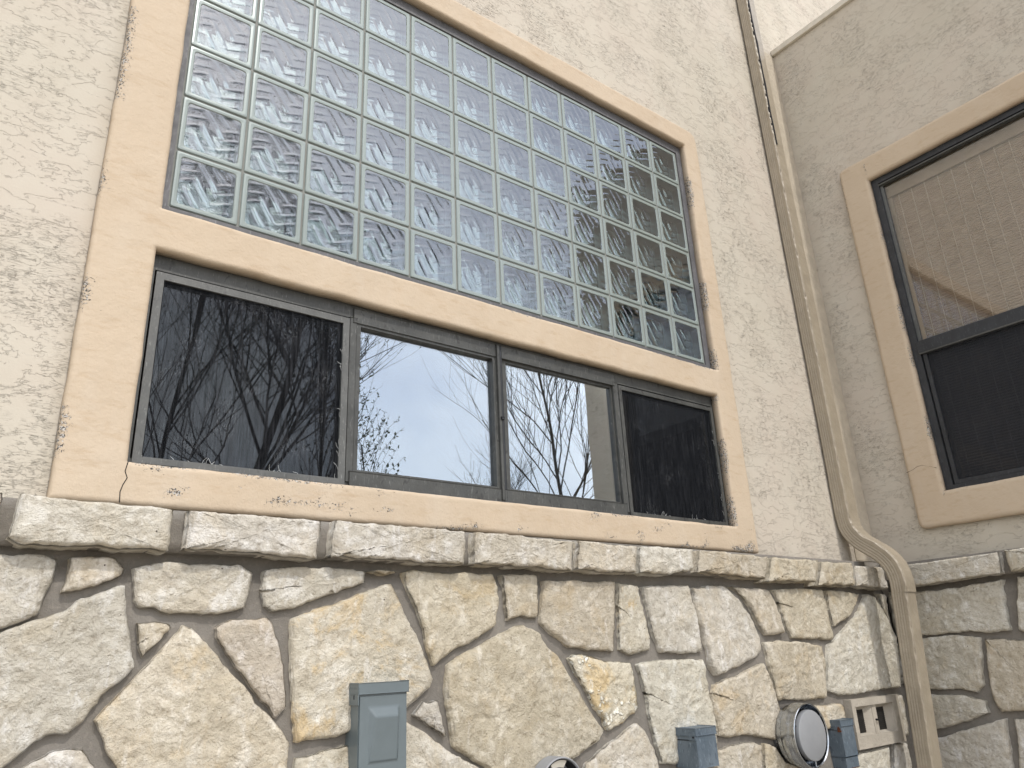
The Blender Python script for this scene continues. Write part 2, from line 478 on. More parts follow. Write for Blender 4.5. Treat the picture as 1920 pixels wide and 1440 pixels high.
# ------------------------------------------------------------------ outlines of the stones, metres on their wall
STONES = [
    ('pale', [(-0.331, -1.031), (-0.214, -1.026), (-0.169, -1.025), (-0.145, -1.034), (-0.145, -1.064), (-0.155, -1.115), (-0.167, -1.159), (-0.200, -1.175), (-0.233, -1.185), (-0.260, -1.191), (-0.305, -1.178)]),
    ('tan', [(-0.121, -1.028), (-0.086, -1.024), (-0.027, -1.025), (0.003, -1.048), (-0.001, -1.068), (-0.035, -1.087), (-0.089, -1.102), (-0.130, -1.111), (-0.122, -1.067)]),
    ('pale', [(0.021, -1.049), (0.086, -1.031), (0.168, -1.030), (0.278, -1.035), (0.312, -1.050), (0.299, -1.141), (0.241, -1.156), (0.207, -1.160), (0.150, -1.157), (0.114, -1.156), (0.077, -1.143), (0.036, -1.138), (0.023, -1.102), (0.020, -1.066)]),
    ('grey', [(-0.231, -1.193), (-0.166, -1.167), (-0.114, -1.149), (-0.086, -1.121), (-0.031, -1.098), (0.002, -1.090), (0.018, -1.152), (0.035, -1.222), (0.049, -1.274), (0.022, -1.307), (-0.013, -1.338), (-0.032, -1.362), (-0.043, -1.384), (-0.074, -1.409), (-0.112, -1.409), (-0.163, -1.449), (-0.197, -1.472), (-0.258, -1.487), (-0.310, -1.215)]),
    ('ochre', [(0.039, -1.174), (0.083, -1.170), (0.113, -1.178), (0.119, -1.187), (0.096, -1.224), (0.061, -1.258), (0.050, -1.223)]),
    ('warm', [(0.145, -1.181), (0.168, -1.191), (0.234, -1.249), (0.276, -1.298), (0.338, -1.362), (0.392, -1.417), (0.436, -1.471), (0.435, -1.528), (0.451, -1.599), (0.055, -1.549), (0.039, -1.485), (0.019, -1.461), (-0.003, -1.415), (-0.023, -1.382), (0.007, -1.346), (0.053, -1.295), (0.089, -1.252), (0.127, -1.210)]),
    ('pale', [(-0.146, -1.466), (-0.099, -1.441), (-0.055, -1.436), (-0.036, -1.437), (0.001, -1.490), (0.023, -1.545), (-0.149, -1.540), (-0.177, -1.497)]),
    ('pale', [(0.342, -1.041), (0.436, -1.029), (0.546, -1.029), (0.641, -1.037), (0.635, -1.070), (0.577, -1.091), (0.504, -1.115), (0.434, -1.140), (0.366, -1.152), (0.342, -1.136), (0.333, -1.097)]),
    ('tan', [(0.654, -1.035), (0.699, -1.028), (0.744, -1.035), (0.715, -1.051)]),
    ('pink', [(0.225, -1.186), (0.258, -1.169), (0.354, -1.162), (0.374, -1.176), (0.392, -1.230), (0.408, -1.284), (0.416, -1.345), (0.421, -1.386), (0.396, -1.413), (0.378, -1.394), (0.326, -1.336), (0.288, -1.291), (0.227, -1.212)]),
    ('yellow', [(0.422, -1.168), (0.487, -1.144), (0.597, -1.105), (0.720, -1.066), (0.757, -1.130), (0.805, -1.213), (0.852, -1.310), (0.869, -1.340), (0.857, -1.361), (0.790, -1.406), (0.774, -1.412), (0.682, -1.447), (0.597, -1.462), (0.520, -1.471), (0.448, -1.475), (0.436, -1.387), (0.429, -1.316), (0.420, -1.200)]),
    ('pale', [(0.800, -1.432), (0.831, -1.397), (0.878, -1.400), (0.888, -1.438), (0.908, -1.497), (0.867, -1.473)]),
    ('cream', [(0.706, -1.437), (0.775, -1.446), (0.815, -1.465), (0.866, -1.498), (0.913, -1.534), (0.977, -1.565), (1.043, -1.597), (1.062, -1.676), (0.704, -1.631)]),
    ('cream', [(0.452, -1.505), (0.513, -1.500), (0.598, -1.493), (0.655, -1.487), (0.674, -1.496), (0.684, -1.558), (0.681, -1.628), (0.452, -1.599)]),
    ('tan', [(0.766, -1.029), (0.895, -1.032), (1.091, -1.030), (1.114, -1.069), (1.116, -1.132), (1.096, -1.194), (1.028, -1.230), (0.936, -1.264), (0.866, -1.306), (0.848, -1.266), (0.838, -1.223), (0.806, -1.134), (0.771, -1.076)]),
    ('dun', [(1.138, -1.031), (1.280, -1.027), (1.275, -1.166), (1.250, -1.169), (1.205, -1.161), (1.146, -1.180), (1.141, -1.108)]),
    ('dun', [(1.313, -1.042), (1.448, -1.044), (1.649, -1.041), (1.636, -1.157), (1.612, -1.283), (1.512, -1.278), (1.405, -1.267), (1.320, -1.216), (1.283, -1.186), (1.298, -1.106)]),
    ('yellow', [(1.666, -1.047), (1.768, -1.053), (1.780, -1.140), (1.804, -1.234), (1.796, -1.283), (1.701, -1.296), (1.644, -1.281), (1.648, -1.216), (1.652, -1.129)]),
    ('dun', [(1.184, -1.190), (1.216, -1.191), (1.273, -1.213), (1.303, -1.255), (1.348, -1.290), (1.391, -1.345), (1.441, -1.406), (1.477, -1.461), (1.533, -1.532), (1.516, -1.559), (1.421, -1.597), (1.380, -1.610), (1.317, -1.648), (1.220, -1.688), (1.104, -1.649), (1.049, -1.593), (1.011, -1.573), (0.930, -1.528), (0.918, -1.440), (0.906, -1.372), (0.913, -1.299), (0.981, -1.270), (1.076, -1.231)]),
    ('crystal', [(1.395, -1.297), (1.446, -1.286), (1.598, -1.311), (1.693, -1.322), (1.700, -1.385), (1.710, -1.477), (1.624, -1.515), (1.559, -1.532), (1.512, -1.468), (1.468, -1.412), (1.432, -1.357)]),
    ('white', [(1.724, -1.328), (1.782, -1.320), (1.891, -1.318), (2.087, -1.325), (2.096, -1.392), (2.106, -1.460), (2.112, -1.537), (2.106, -1.632), (2.092, -1.694), (1.800, -1.663), (1.771, -1.542), (1.757, -1.429)]),
    ('pale', [(1.793, -1.055), (1.911, -1.048), (2.057, -1.047), (2.079, -1.127), (2.090, -1.215), (2.096, -1.302), (1.991, -1.302), (1.849, -1.292), (1.828, -1.234), (1.809, -1.140)]),
    ('pale', [(2.084, -1.055), (2.193, -1.044), (2.284, -1.042), (2.374, -1.101), (2.441, -1.176), (2.465, -1.251), (2.474, -1.307), (2.400, -1.338), (2.302, -1.361), (2.158, -1.390), (2.131, -1.360), (2.124, -1.303), (2.104, -1.216), (2.086, -1.139)]),
    ('dun', [(2.335, -1.044), (2.462, -1.048), (2.590, -1.052), (2.633, -1.124), (2.659, -1.238), (2.521, -1.246), (2.496, -1.214), (2.466, -1.163), (2.406, -1.100)]),
    ('dun', [(2.630, -1.052), (2.799, -1.045), (3.009, -1.045), (3.029, -1.122), (3.034, -1.261), (3.003, -1.274), (2.842, -1.264), (2.705, -1.258), (2.680, -1.203), (2.648, -1.111)]),
    ('dun', [(3.053, -1.051), (3.191, -1.049), (3.343, -1.061), (3.238, -1.150), (3.169, -1.186), (3.064, -1.213), (3.049, -1.143)]),
    ('white', [(3.405, -1.056), (3.461, -1.067), (3.525, -1.135), (3.583, -1.218), (3.594, -1.301), (3.587, -1.359), (3.580, -1.403), (3.553, -1.506), (3.371, -1.503), (3.170, -1.512), (3.012, -1.510), (2.917, -1.488), (2.953, -1.366), (2.984, -1.294), (3.108, -1.241), (3.275, -1.165), (3.359, -1.098)]),
    ('pale', [(3.520, -1.052), (3.588, -1.058), (3.573, -1.240), (3.562, -1.229), (3.555, -1.173)]),
    ('pale', [(3.622, -1.301), (3.654, -1.294), (3.618, -1.492), (3.595, -1.490), (3.614, -1.390)]),
    ('dun', [(2.498, -1.270), (2.627, -1.267), (2.766, -1.273), (2.933, -1.293), (2.935, -1.379), (2.896, -1.513), (2.716, -1.511), (2.539, -1.500), (2.535, -1.437), (2.511, -1.363)]),
    ('tan', [(2.133, -1.417), (2.274, -1.395), (2.471, -1.349), (2.516, -1.424), (2.538, -1.503), (2.550, -1.575), (2.487, -1.645), (2.417, -1.633), (2.301, -1.612), (2.204, -1.612), (2.130, -1.603), (2.125, -1.543), (2.117, -1.449)]),
    ('cream', [(2.103, -1.645), (2.217, -1.637), (2.325, -1.635), (2.386, -1.653), (2.380, -1.713), (2.343, -1.796), (2.086, -1.765)]),
    ('dun', [(2.403, -1.649), (2.460, -1.665), (2.517, -1.727), (2.638, -1.763), (2.617, -1.828), (2.363, -1.798)]),
    ('tan', [(2.814, -1.539), (3.001, -1.538), (3.026, -1.559), (3.023, -1.604), (3.013, -1.647), (2.843, -1.634), (2.771, -1.561)]),
    ('white', [(3.064, -1.752), (3.340, -1.747), (3.316, -1.835), (3.262, -1.930), (2.972, -1.894)]),
    ('pale', [(3.392, -1.745), (3.503, -1.745), (3.505, -1.855), (3.466, -1.955), (3.315, -1.936)]),
    ('pale', [(3.491, -1.534), (3.561, -1.531), (3.544, -1.721), (3.470, -1.718)]),
    ('cream', [(1.592, -1.561), (1.696, -1.518), (1.738, -1.549), (1.767, -1.616), (1.782, -1.671), (1.781, -1.729), (1.402, -1.684), (1.442, -1.626), (1.515, -1.592)]),
]
SIDE_STONES = [  # mostly grey tint, which puts the wing's shade into the stone colour
    ('grey', [(-0.056, -1.049), (-0.214, -1.060), (-0.380, -1.060), (-0.490, -1.050), (-0.608, -1.040), (-0.595, -1.161), (-0.589, -1.266), (-0.510, -1.276), (-0.411, -1.263), (-0.302, -1.268), (-0.204, -1.271), (-0.055, -1.271)]),
    ('grey', [(-0.672, -1.037), (-0.706, -1.034), (-0.864, -1.031), (-0.802, -1.269), (-0.641, -1.276), (-0.621, -1.265), (-0.643, -1.151)]),
    ('grey', [(-0.068, -1.286), (-0.210, -1.278), (-0.344, -1.274), (-0.453, -1.290), (-0.433, -1.399), (-0.419, -1.500), (-0.381, -1.530), (-0.287, -1.516), (-0.184, -1.520), (-0.057, -1.513)]),
    ('dun', [(-0.471, -1.298), (-0.544, -1.301), (-0.636, -1.312), (-0.732, -1.310), (-0.689, -1.595), (-0.561, -1.609), (-0.460, -1.618), (-0.441, -1.559), (-0.447, -1.426)]),
    ('grey', [(-0.059, -1.538), (-0.191, -1.537), (-0.316, -1.540), (-0.413, -1.566), (-0.413, -1.619), (-0.287, -1.662), (-0.181, -1.692), (-0.058, -1.710)]),
    ('grey', [(-0.057, -1.748), (-0.173, -1.726), (-0.317, -1.681), (-0.478, -1.637), (-0.465, -1.752), (-0.456, -1.840), (-0.431, -1.940), (-0.035, -1.975)]),
    ('grey', [(-0.511, -1.642), (-0.554, -1.638), (-0.709, -1.631), (-0.633, -1.922), (-0.463, -1.937), (-0.497, -1.750)]),
]
COPING = [
    ('pale', [(-0.361, -0.887), (-0.273, -0.896), (-0.266, -0.977), (-0.357, -0.964)]),
    ('pale', [(-0.244, -0.894), (0.091, -0.903), (0.085, -1.013), (-0.131, -1.012), (-0.229, -1.013), (-0.258, -0.999)]),
    ('pale', [(0.117, -0.903), (0.482, -0.904), (0.475, -1.018), (0.119, -1.004)]),
    ('pale', [(0.516, -0.898), (0.966, -0.904), (0.959, -1.015), (0.506, -1.007)]),
    ('cream', [(0.997, -0.902), (1.423, -0.910), (1.412, -1.020), (0.990, -1.009)]),
    ('cream', [(1.444, -0.904), (1.740, -0.911), (1.724, -1.019), (1.428, -1.015)]),
    ('white', [(1.754, -0.910), (2.062, -0.907), (2.044, -0.999), (1.894, -1.018), (1.739, -1.015)]),
    ('dun', [(2.098, -0.905), (2.556, -0.917), (2.524, -1.020), (2.070, -1.001)]),
    ('dun', [(2.588, -0.916), (2.954, -0.915), (2.905, -1.023), (2.539, -1.024)]),
    ('dun', [(2.979, -0.919), (3.249, -0.914), (3.235, -1.031), (2.913, -1.037)]),
    ('pale', [(3.265, -0.925), (3.537, -0.926), (3.551, -1.045), (3.250, -1.030)]),
]
SIDE_COPING = [
    ('grey', [(-0.099, -0.927), (-0.642, -0.918), (-0.632, -1.023), (-0.106, -1.045)]),
    ('grey', [(-0.658, -0.918), (-1.023, -0.897), (-0.999, -1.000), (-0.661, -1.022)]),
]

# ------------------------------------------------------------------ ground
bm = bmesh.new()
for a, b in ((-400, -30), (-30, 30), (30, 400)):
    for c_, d_ in ((-400, -30), (-30, 30), (30, 400)):
        bm.faces.new([bm.verts.new((x, y, 0.0)) for x, y in ((a, c_), (b, c_), (b, d_), (a, d_))])
ground = put('ground', bm, M['ground'])
ground['kind'] = 'structure'

# ------------------------------------------------------------------ the house
house = thing('house', 'cream stucco house wall with peach trimmed windows over a rough limestone base', 'house', (1.2, 0, 0))
wing = thing('side_wing', 'projecting house wing with one tall window, shaded limestone below, right of the downspout', 'house wing', (XW, -1.0, 0))
def local(root):           # parts are modelled in world coordinates; shift them under their root
    for o in list(root.children):
        if not o.get('_set'):
            o.matrix_parent_inverse = Matrix.Translation(-Vector(root.location)); o['_set'] = 1

def cell_slab(us, vs, holes, place, d0, d1):
    """A thick wall sheet on a grid of cells, leaving the holes open."""
    bm = bmesh.new()
    V = {}
    def v(i, j, d):
        if (i, j, d) not in V: V[i, j, d] = bm.verts.new(place(us[i], vs[j], d))
        return V[i, j, d]
    solid = lambda i, j: (0 <= i < len(us) - 1 and 0 <= j < len(vs) - 1 and not any(
        h[0] <= (us[i] + us[i + 1]) / 2 <= h[1] and h[2] <= (vs[j] + vs[j + 1]) / 2 <= h[3] for h in holes))
    for i in range(len(us) - 1):
        for j in range(len(vs) - 1):
            if not solid(i, j): continue
            bm.faces.new([v(i, j, d1), v(i + 1, j, d1), v(i + 1, j + 1, d1), v(i, j + 1, d1)])
            bm.faces.new([v(i, j, d0), v(i, j + 1, d0), v(i + 1, j + 1, d0), v(i + 1, j, d0)])
            for di, dj, e in ((-1, 0, ((i, j), (i, j + 1))), (1, 0, ((i + 1, j), (i + 1, j + 1))),
                              (0, -1, ((i, j), (i + 1, j))), (0, 1, ((i, j + 1), (i + 1, j + 1)))):
                if not solid(i + di, j + dj):
                    a, b = e
                    bm.faces.new([v(*a, d0), v(*b, d0), v(*b, d1), v(*a, d1)])
    return bm

PANEL = (-0.022, 2.478, -0.032, 1.268)       # opening of the glass block panel
WIN = (-0.022, 2.446, -0.782, -0.168)        # opening of the sliding window
bm = cell_slab([-5.0, -0.07, 2.52, 9.0], [-2.95, -0.83, -0.12, -0.075, 1.31, 5.2],
               [(-0.07, 2.52, -0.83, -0.12), (-0.07, 2.52, -0.075, 1.31)], on_wall, -0.22, 0.0)
put('stucco_wall', bm, M['stucco'], house)

def rounded_trim(name, u0, u1, v0, v1, holes, place, d0, d1, parent, rad, wear_fn, corner=0.05, cell=0.03, skip_bottom=False):
    """A hand-trowelled surround: one sheet with openings, its edges rounded over."""
    def cuts(a, b, keys):
        ks = {a, b}
        for q in [a, b, *keys]:
            for e in (0, 0.0012, 0.004, 0.008, rad, rad + 0.004):
                ks |= {q + e, q - e}
        ks = sorted(q for q in ks if a <= q <= b)
        ks = [q for i, q in enumerate(ks) if q in (a, b, *keys) or i == 0 or q - ks[i - 1] > 0.0008]
        out = []
        for p, q in zip(ks, ks[1:]):
            n = max(1, round((q - p) / cell))
            out += [p + (q - p) * k / n for k in range(n)]
        return out + [ks[-1]]
    us = cuts(u0, u1, [h[0] for h in holes] + [h[1] for h in holes])
    vs = cuts(v0, v1, [h[2] for h in holes] + [h[3] for h in holes])
    bm = cell_slab(us, vs, holes, lambda u, v, d: Vector((u, v, d)), d0, d1)
    lay = bm.verts.layers.float.new('wear')
    cu, cv, hu, hv = (u0 + u1) / 2, (v0 + v1) / 2, (u1 - u0) / 2, (v1 - v0) / 2
    for v in bm.verts:
        u, w, d = v.co
        for ou, su in ((u0, 1), (u1, -1)):          # round the outer corners in plan
            for ov, sv in ((v0, 1), (v1, -1)):
                if ov == v0 and skip_bottom: continue
                a, b = (u - ou) * su, (w - ov) * sv
                if a < corner and b < corner:
                    p = Vector((corner - a, corner - b)); m = max(p.x, p.y)
                    if p.length > 1e-6:
                        q = p * (m / p.length)
                        u, w = ou + su * (corner - q.x), ov + sv * (corner - q.y)
        # distance to the nearest edge
        qx, qy = abs(u - cu) - hu, abs(w - cv) - hv
        c_ = corner if not (skip_bottom and w < cv) else 0.0
        ax, ay = qx + c_, qy + c_
        dist = -(math.hypot(max(ax, 0), max(ay, 0)) + min(max(ax, ay), 0) - c_)
        for h in holes:
            hx, hy = max(h[0] - u, u - h[1]), max(h[2] - w, w - h[3])
            dist = min(dist, math.hypot(max(hx, 0), max(hy, 0)) if hx > 0 or hy > 0 else 0.0)
        v[lay] = wear_fn(u, w)
        if d > (d0 + d1) / 2:
            d += 0.0022 * fbm(Vector((u * 5, w * 5, 3)), 3)
            if dist < rad:
                t = (rad - max(dist, 0)) / rad
                d -= rad * (1 - math.sqrt(max(0.0, 1 - t * t)))
        su_ = 0.0028 * noise.noise(Vector((u * 9, w * 9, 8))) + 0.0010 * noise.noise(Vector((u * 40, w * 40, 1)))
        sw_ = 0.0028 * noise.noise(Vector((u * 9, w * 9, 5))) + 0.0010 * noise.noise(Vector((u * 40, w * 40, 6)))
        v.co = place(u + su_, w + sw_, d)
    return put(name, bm, M['trim'], parent, smooth=True)

def clus(x, y, f, lo=0.15, gain=3.0):      # clusters of wear along an edge
    return max(0.0, min(1.0, (noise.noise(Vector((x * f, y, 0.7))) - lo) * gain))
def wear_main(u, w):
    r = 0.10 + 0.2 * noise.noise(Vector((u * 4, w * 4, 9)))
    dl = abs(u + 0.183)
    if dl < 0.030:
        c_ = max(clus(w, 2.0, 4.0, -0.10), 1.0 if 0.28 < w < 0.62 or abs(w + 0.34) < 0.05 else 0)
        r = max(r, c_ * (1 - dl / 0.030) + 0.25 * c_)
    for h in (PANEL, WIN):
        db = abs(w - h[2])
        if h[0] < u < h[1] and db < 0.022: r = max(r, (0.45 + clus(u, h[2] * 9, 4.2, -0.1, 2.4)) * (1 - db / 0.022))
        dr = abs(u - h[1])
        if h[2] < w < h[3] and dr < 0.035: r = max(r, (0.3 + clus(w, 5.0, 4.6, -0.1)) * (1 - dr / 0.035))
    dt = abs(w - 1.388)
    if dt < 0.022: r = max(r, 0.15 + clus(u, 3.0, 5.0, 0.0) * (1 - dt / 0.022))
    if w < -0.79 and u > 0: r = max(r, 0.26 + 0.75 * clus(u, w * 24, 11.0, 0.2))
    return max(0.0, min(1.0, r))

TOP = 1.388
rounded_trim('window_trim', -0.183, 2.592, -0.893, TOP, [PANEL, WIN], on_wall, 0.003, 0.040, house, 0.013, wear_main, 0.055, skip_bottom=True)
# fine crack that runs from the window corner down to the coping
bm = bmesh.new()
pts = [(-0.022, -0.785), (-0.026, -0.81), (-0.019, -0.826), (-0.027, -0.845), (-0.031, -0.863), (-0.029, -0.89)]
pts = [on_wall(u, v, 0.0405 + 0.002 * fbm(Vector((u * 5, v * 5, 3)), 3)) for u, v in pts]
tube(bm, pts, [0.0012] * len(pts), 4)
put('crack', bm, M['mesh_dark'], house)

# ------------------------------------------------------------------ glass block panel
S = 0.2032
panel = put('glass_block_window', frame_bm(-0.030, 2.480, -0.034, 1.270, (0.027, 0.038, 0.031, 0.047), -0.10, 0.004, on_wall), M['steel'], house)
def block_mesh():
    bm = bmesh.new()
    h = S / 2 - 0.0032; D = 0.078
    n = 44
    ring = lambda r, d, c=0.012: [Vector((x, -d, z)) for x, z in round_sq(r, c)]
    def round_sq(r, c, k=5):
        out = []
        for q, (sx, sz) in enumerate(((1, 1), (-1, 1), (-1, -1), (1, -1))):
            for j in range(k + 1):
                t = math.pi / 2 * (q + j / k)
                out.append((sx * (r - c) + c * math.cos(t), sz * (r - c) + c * math.sin(t)))
        return out
    win = 0.0815
    prof = [(h, -0.006, 0.004), (h, -0.001, 0.004), (h - 0.0022, 0.0022, 0.005), (h - 0.0075, 0.0026, 0.008), (win + 0.002, 0.0022, 0.010), (win, -0.0005, 0.011)]
    prev = None
    for r, d, c in prof:
        cur = [bm.verts.new(p) for p in ring(r, d, c)]
        if prev:
            for k in range(len(cur)):
                bm.faces.new((prev[k], prev[(k + 1) % len(cur)], cur[(k + 1) % len(cur)], cur[k])).material_index = 0
        prev = cur
    def wave(u, v, ph):      # woven pattern: clusters of long steep slashes, short rungs between them
        p = Vector((u * 2.3 + ph, v * 2.3, ph))
        wx = u + 0.05 * noise.noise(p); wz = v + 0.05 * noise.noise(p + Vector((9, 4, 2)))
        s1 = wx * 3.5 + wz * 2.1 + ph * 0.2
        s2 = -wx * 1.1 + wz * 4.7 + ph * 0.3
        pulse = lambda s: max(0.0, math.sin(2 * math.pi * s)) ** 3 - 0.3
        zone = math.sin(2 * math.pi * (0.95 * wx - 0.55 * wz) + 0.9) * 0.8 + 0.9 * noise.noise(Vector((u * 2.6, v * 2.6, 7)))
        w = 0.5 + 0.5 * math.tanh(3.5 * zone)
        big = noise.noise(Vector((u * 2.2, v * 2.2, 5 + ph)))
        return w * pulse(s1) + (1 - w) * 0.75 * pulse(s2) + 1.3 * big
    def sheet(d, amp, ph, mat, half):
        g = [[None] * (n + 1) for _ in range(n + 1)]
        for i in range(n + 1):
            for j in range(n + 1):
                u, v = i / n, j / n
                e = min(u, v, 1 - u, 1 - v)
                x, z = (2 * u - 1) * half, (2 * v - 1) * half
                g[i][j] = bm.verts.new((x, -(d + amp * min(1, e * 16) * wave(u, v, ph)), z))
        for i in range(n):
            for j in range(n):
                f = bm.faces.new((g[i][j], g[i + 1][j], g[i + 1][j + 1], g[i][j + 1]))
                f.material_index = mat; f.smooth = True
    sheet(-0.0006, 0.0012, 0.0, 1, win + 0.001)
    sheet(-D + 0.006, 0.0024, 0.35, 3, win + 0.003)
    a, b = [bm.verts.new(p) for p in ring(win + 0.003, -0.0012, 0.011)], [bm.verts.new(p) for p in ring(win + 0.003, -D, 0.011)]
    for k in range(len(a)):
        f = bm.faces.new((a[k], b[k], b[(k + 1) % len(a)], a[(k + 1) % len(a)])); f.material_index = 2; f.smooth = True
    me = bpy.data.meshes.new('glass_block')
    bm.to_mesh(me); bm.free()
    for m in ('block_rim', 'block_face', 'block_wall', 'block_back'): me.materials.append(M[m])
    return me
bmesh_block = block_mesh()
for j in range(6):
    for i in range(12):
        b = bpy.data.objects.new('glass_block', bmesh_block)
        scene.collection.objects.link(b)
        b.parent = panel
        b.location = ((i + 0.5) * S, random.uniform(-0.0006, 0.0006), ZO + (j + 0.5) * S)
        b.rotation_euler = (random.uniform(-0.004, 0.004), 0, random.uniform(-0.004, 0.004))
bar('mortar_joint', on_wall(-0.003, -0.003, -0.012), on_wall(12 * S + 0.003, 6 * S + 0.003, -0.0035), M['joint'], panel)
# openings for the hollow blocks are cut by splitting the joint into strips
jo = panel.children[-1]
bpy.data.objects.remove(jo)
bm = bmesh.new()
for i in range(13): box(bm, on_wall(i * S - 0.0042, 0, -0.02), on_wall(i * S + 0.0042, 6 * S, -0.0024))
for j in range(7): box(bm, on_wall(0, j * S - 0.0042, -0.02), on_wall(12 * S, j * S + 0.0042, -0.0030))
put('mortar_joint', bm, M['joint'], panel)

# dark rooms behind the windows
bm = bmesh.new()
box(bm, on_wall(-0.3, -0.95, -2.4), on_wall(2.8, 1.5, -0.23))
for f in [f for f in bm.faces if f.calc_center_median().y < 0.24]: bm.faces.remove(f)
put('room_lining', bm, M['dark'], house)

# ------------------------------------------------------------------ sliding window
u0, u1, v0, v1 = WIN
win = put('sliding_window', frame_bm(u0 - 0.012, u1 + 0.012, v0 - 0.012, v1 + 0.012, (0.022, 0.022, 0.030, 0.058), -0.07, 0.0, on_wall), M['bronze'], house)
for a, b in ((0.588, 0.612), (1.788, 1.816)):
    bar('mullion', on_wall(a, v0 + 0.018, -0.055), on_wall(b, v1 - 0.046, 0.004), M['bronze'], win, 0.002)
bar('bottom_rail', on_wall(0.600, v0 + 0.004, -0.05), on_wall(1.80, v0 + 0.050, 0.0075), M['bronze'], win, 0.002)
bar('top_rail', on_wall(0.600, v1 - 0.062, -0.05), on_wall(1.80, v1 - 0.012, 0.005), M['bronze'], win, 0.002)
for a, b, d in ((0.600, 1.186, 0.002), (1.204, 1.80, -0.006)):
    put('sash', frame_bm(a, b, v0 + 0.044, v1 - 0.055, (0.028, 0.020, 0.014, 0.016), -0.03, d, on_wall), M['bronze'], win)
bar('meeting_stile', on_wall(1.180, v0 + 0.012, -0.02), on_wall(1.192, v1 - 0.014, 0.011), M['bronze'], win, 0.002)
bar('meeting_stile', on_wall(1.1945, v0 + 0.012, -0.02), on_wall(1.2045, v1 - 0.014, 0.006), M['black'], win, 0.002)
bar('latch', on_wall(1.188, -0.475, 0.0), on_wall(1.199, -0.467, 0.016), M['black'], win, 0.002)
for a, b in ((0.62, 1.175), (1.222, 1.79), (0.02, 0.58), (1.84, 2.43)):
    bar('pane', on_wall(a, v0 + 0.02, -0.020), on_wall(b, v1 - 0.045, -0.016), M['pane'], win)
# pale spacer bars of the double glazing
for a, b in ((0.624, 1.168), (1.229, 1.782)):
    put('glazing_spacer', frame_bm(a, b, v0 + 0.056, v1 - 0.069, 0.012, -0.034, -0.024, on_wall), M['steel'], win)
# the two insect screens with their own rails
for a, b, t, m, rail in ((-0.008, 0.586, v1 - 0.052, 'screen', 0.022), (1.820, 2.440, v1 - 0.054, 'screen_dark', 0.018)):
    sc = put('screen_frame', frame_bm(a, b, v0 + 0.006, t, (rail, rail, rail * 0.8, rail), -0.006, 0.006, on_wall),
             M['screen_rail'] if a < 1 else M['bronze'], win)
    bm = bmesh.new()
    n, q = 30, 24
    g = [[bm.verts.new(on_wall(a + rail * 0.6 + (b - a - rail * 1.2) * i / n, v0 + 0.006 + rail * 0.5 + (t - v0 - 0.006 - rail) * j / q,
              -0.001 + 0.0025 * noise.noise(Vector((i * .3, j * .3, a))))) for j in range(q + 1)] for i in range(n + 1)]
    for i in range(n):
        for j in range(q): bm.faces.new((g[i][j], g[i + 1][j], g[i + 1][j + 1], g[i][j + 1]))
    put('insect_screen', bm, M[m], win)
    # frayed fibres along the lower and right edge of the mesh
    bm = bmesh.new()
    rr = random.Random(5)
    for q in range(45):
        if rr.random() < 0.55: p = (rr.uniform(a + rail, b - rail), v0 + 0.006 + rail * 0.8)
        else: p = (b - rail, rr.uniform(v0 + 0.05, t - 0.1))
        if rr.random() < 0.5 and p[1] < v0 + 0.04: p = (a + (b - a) * rr.choice((0.32, 0.36, 0.7)) + rr.uniform(-.05, .05), p[1])
        ang = rr.uniform(0, 6.28); L = rr.uniform(0.008, 0.028)
        pts = [on_wall(p[0] + L * k * math.cos(ang + 0.5 * k), p[1] + abs(L * k * math.sin(ang + 0.5 * k)) - 0.004, 0.003 + 0.003 * k) for k in (0, 0.5, 1.0)]
        tube(bm, pts, [0.0006, 0.0005, 0.0004], 3, False)
    o = put('frayed_mesh', bm, M['white'], win)
    o['kind'] = 'stuff'

# ------------------------------------------------------------------ stones
TINTS = dict(pale=((1.0, 0.99, 0.97), 0.10), cream=((1.0, 0.975, 0.92), 0.2), tan=((0.97, 0.925, 0.84), 0.3), grey=((0.95, 0.945, 0.93), 0.12),
             ochre=((1.0, 0.95, 0.86), 0.7), warm=((1.02, 0.975, 0.88), 0.3), pink=((1.0, 0.95, 0.91), 0.15), yellow=((1.03, 1.0, 0.93), 0.6),
             dun=((0.94, 0.895, 0.81), 0.2), crystal=((1.15, 1.12, 1.03), 0.6), white=((1.08, 1.08, 1.05), 0.08))

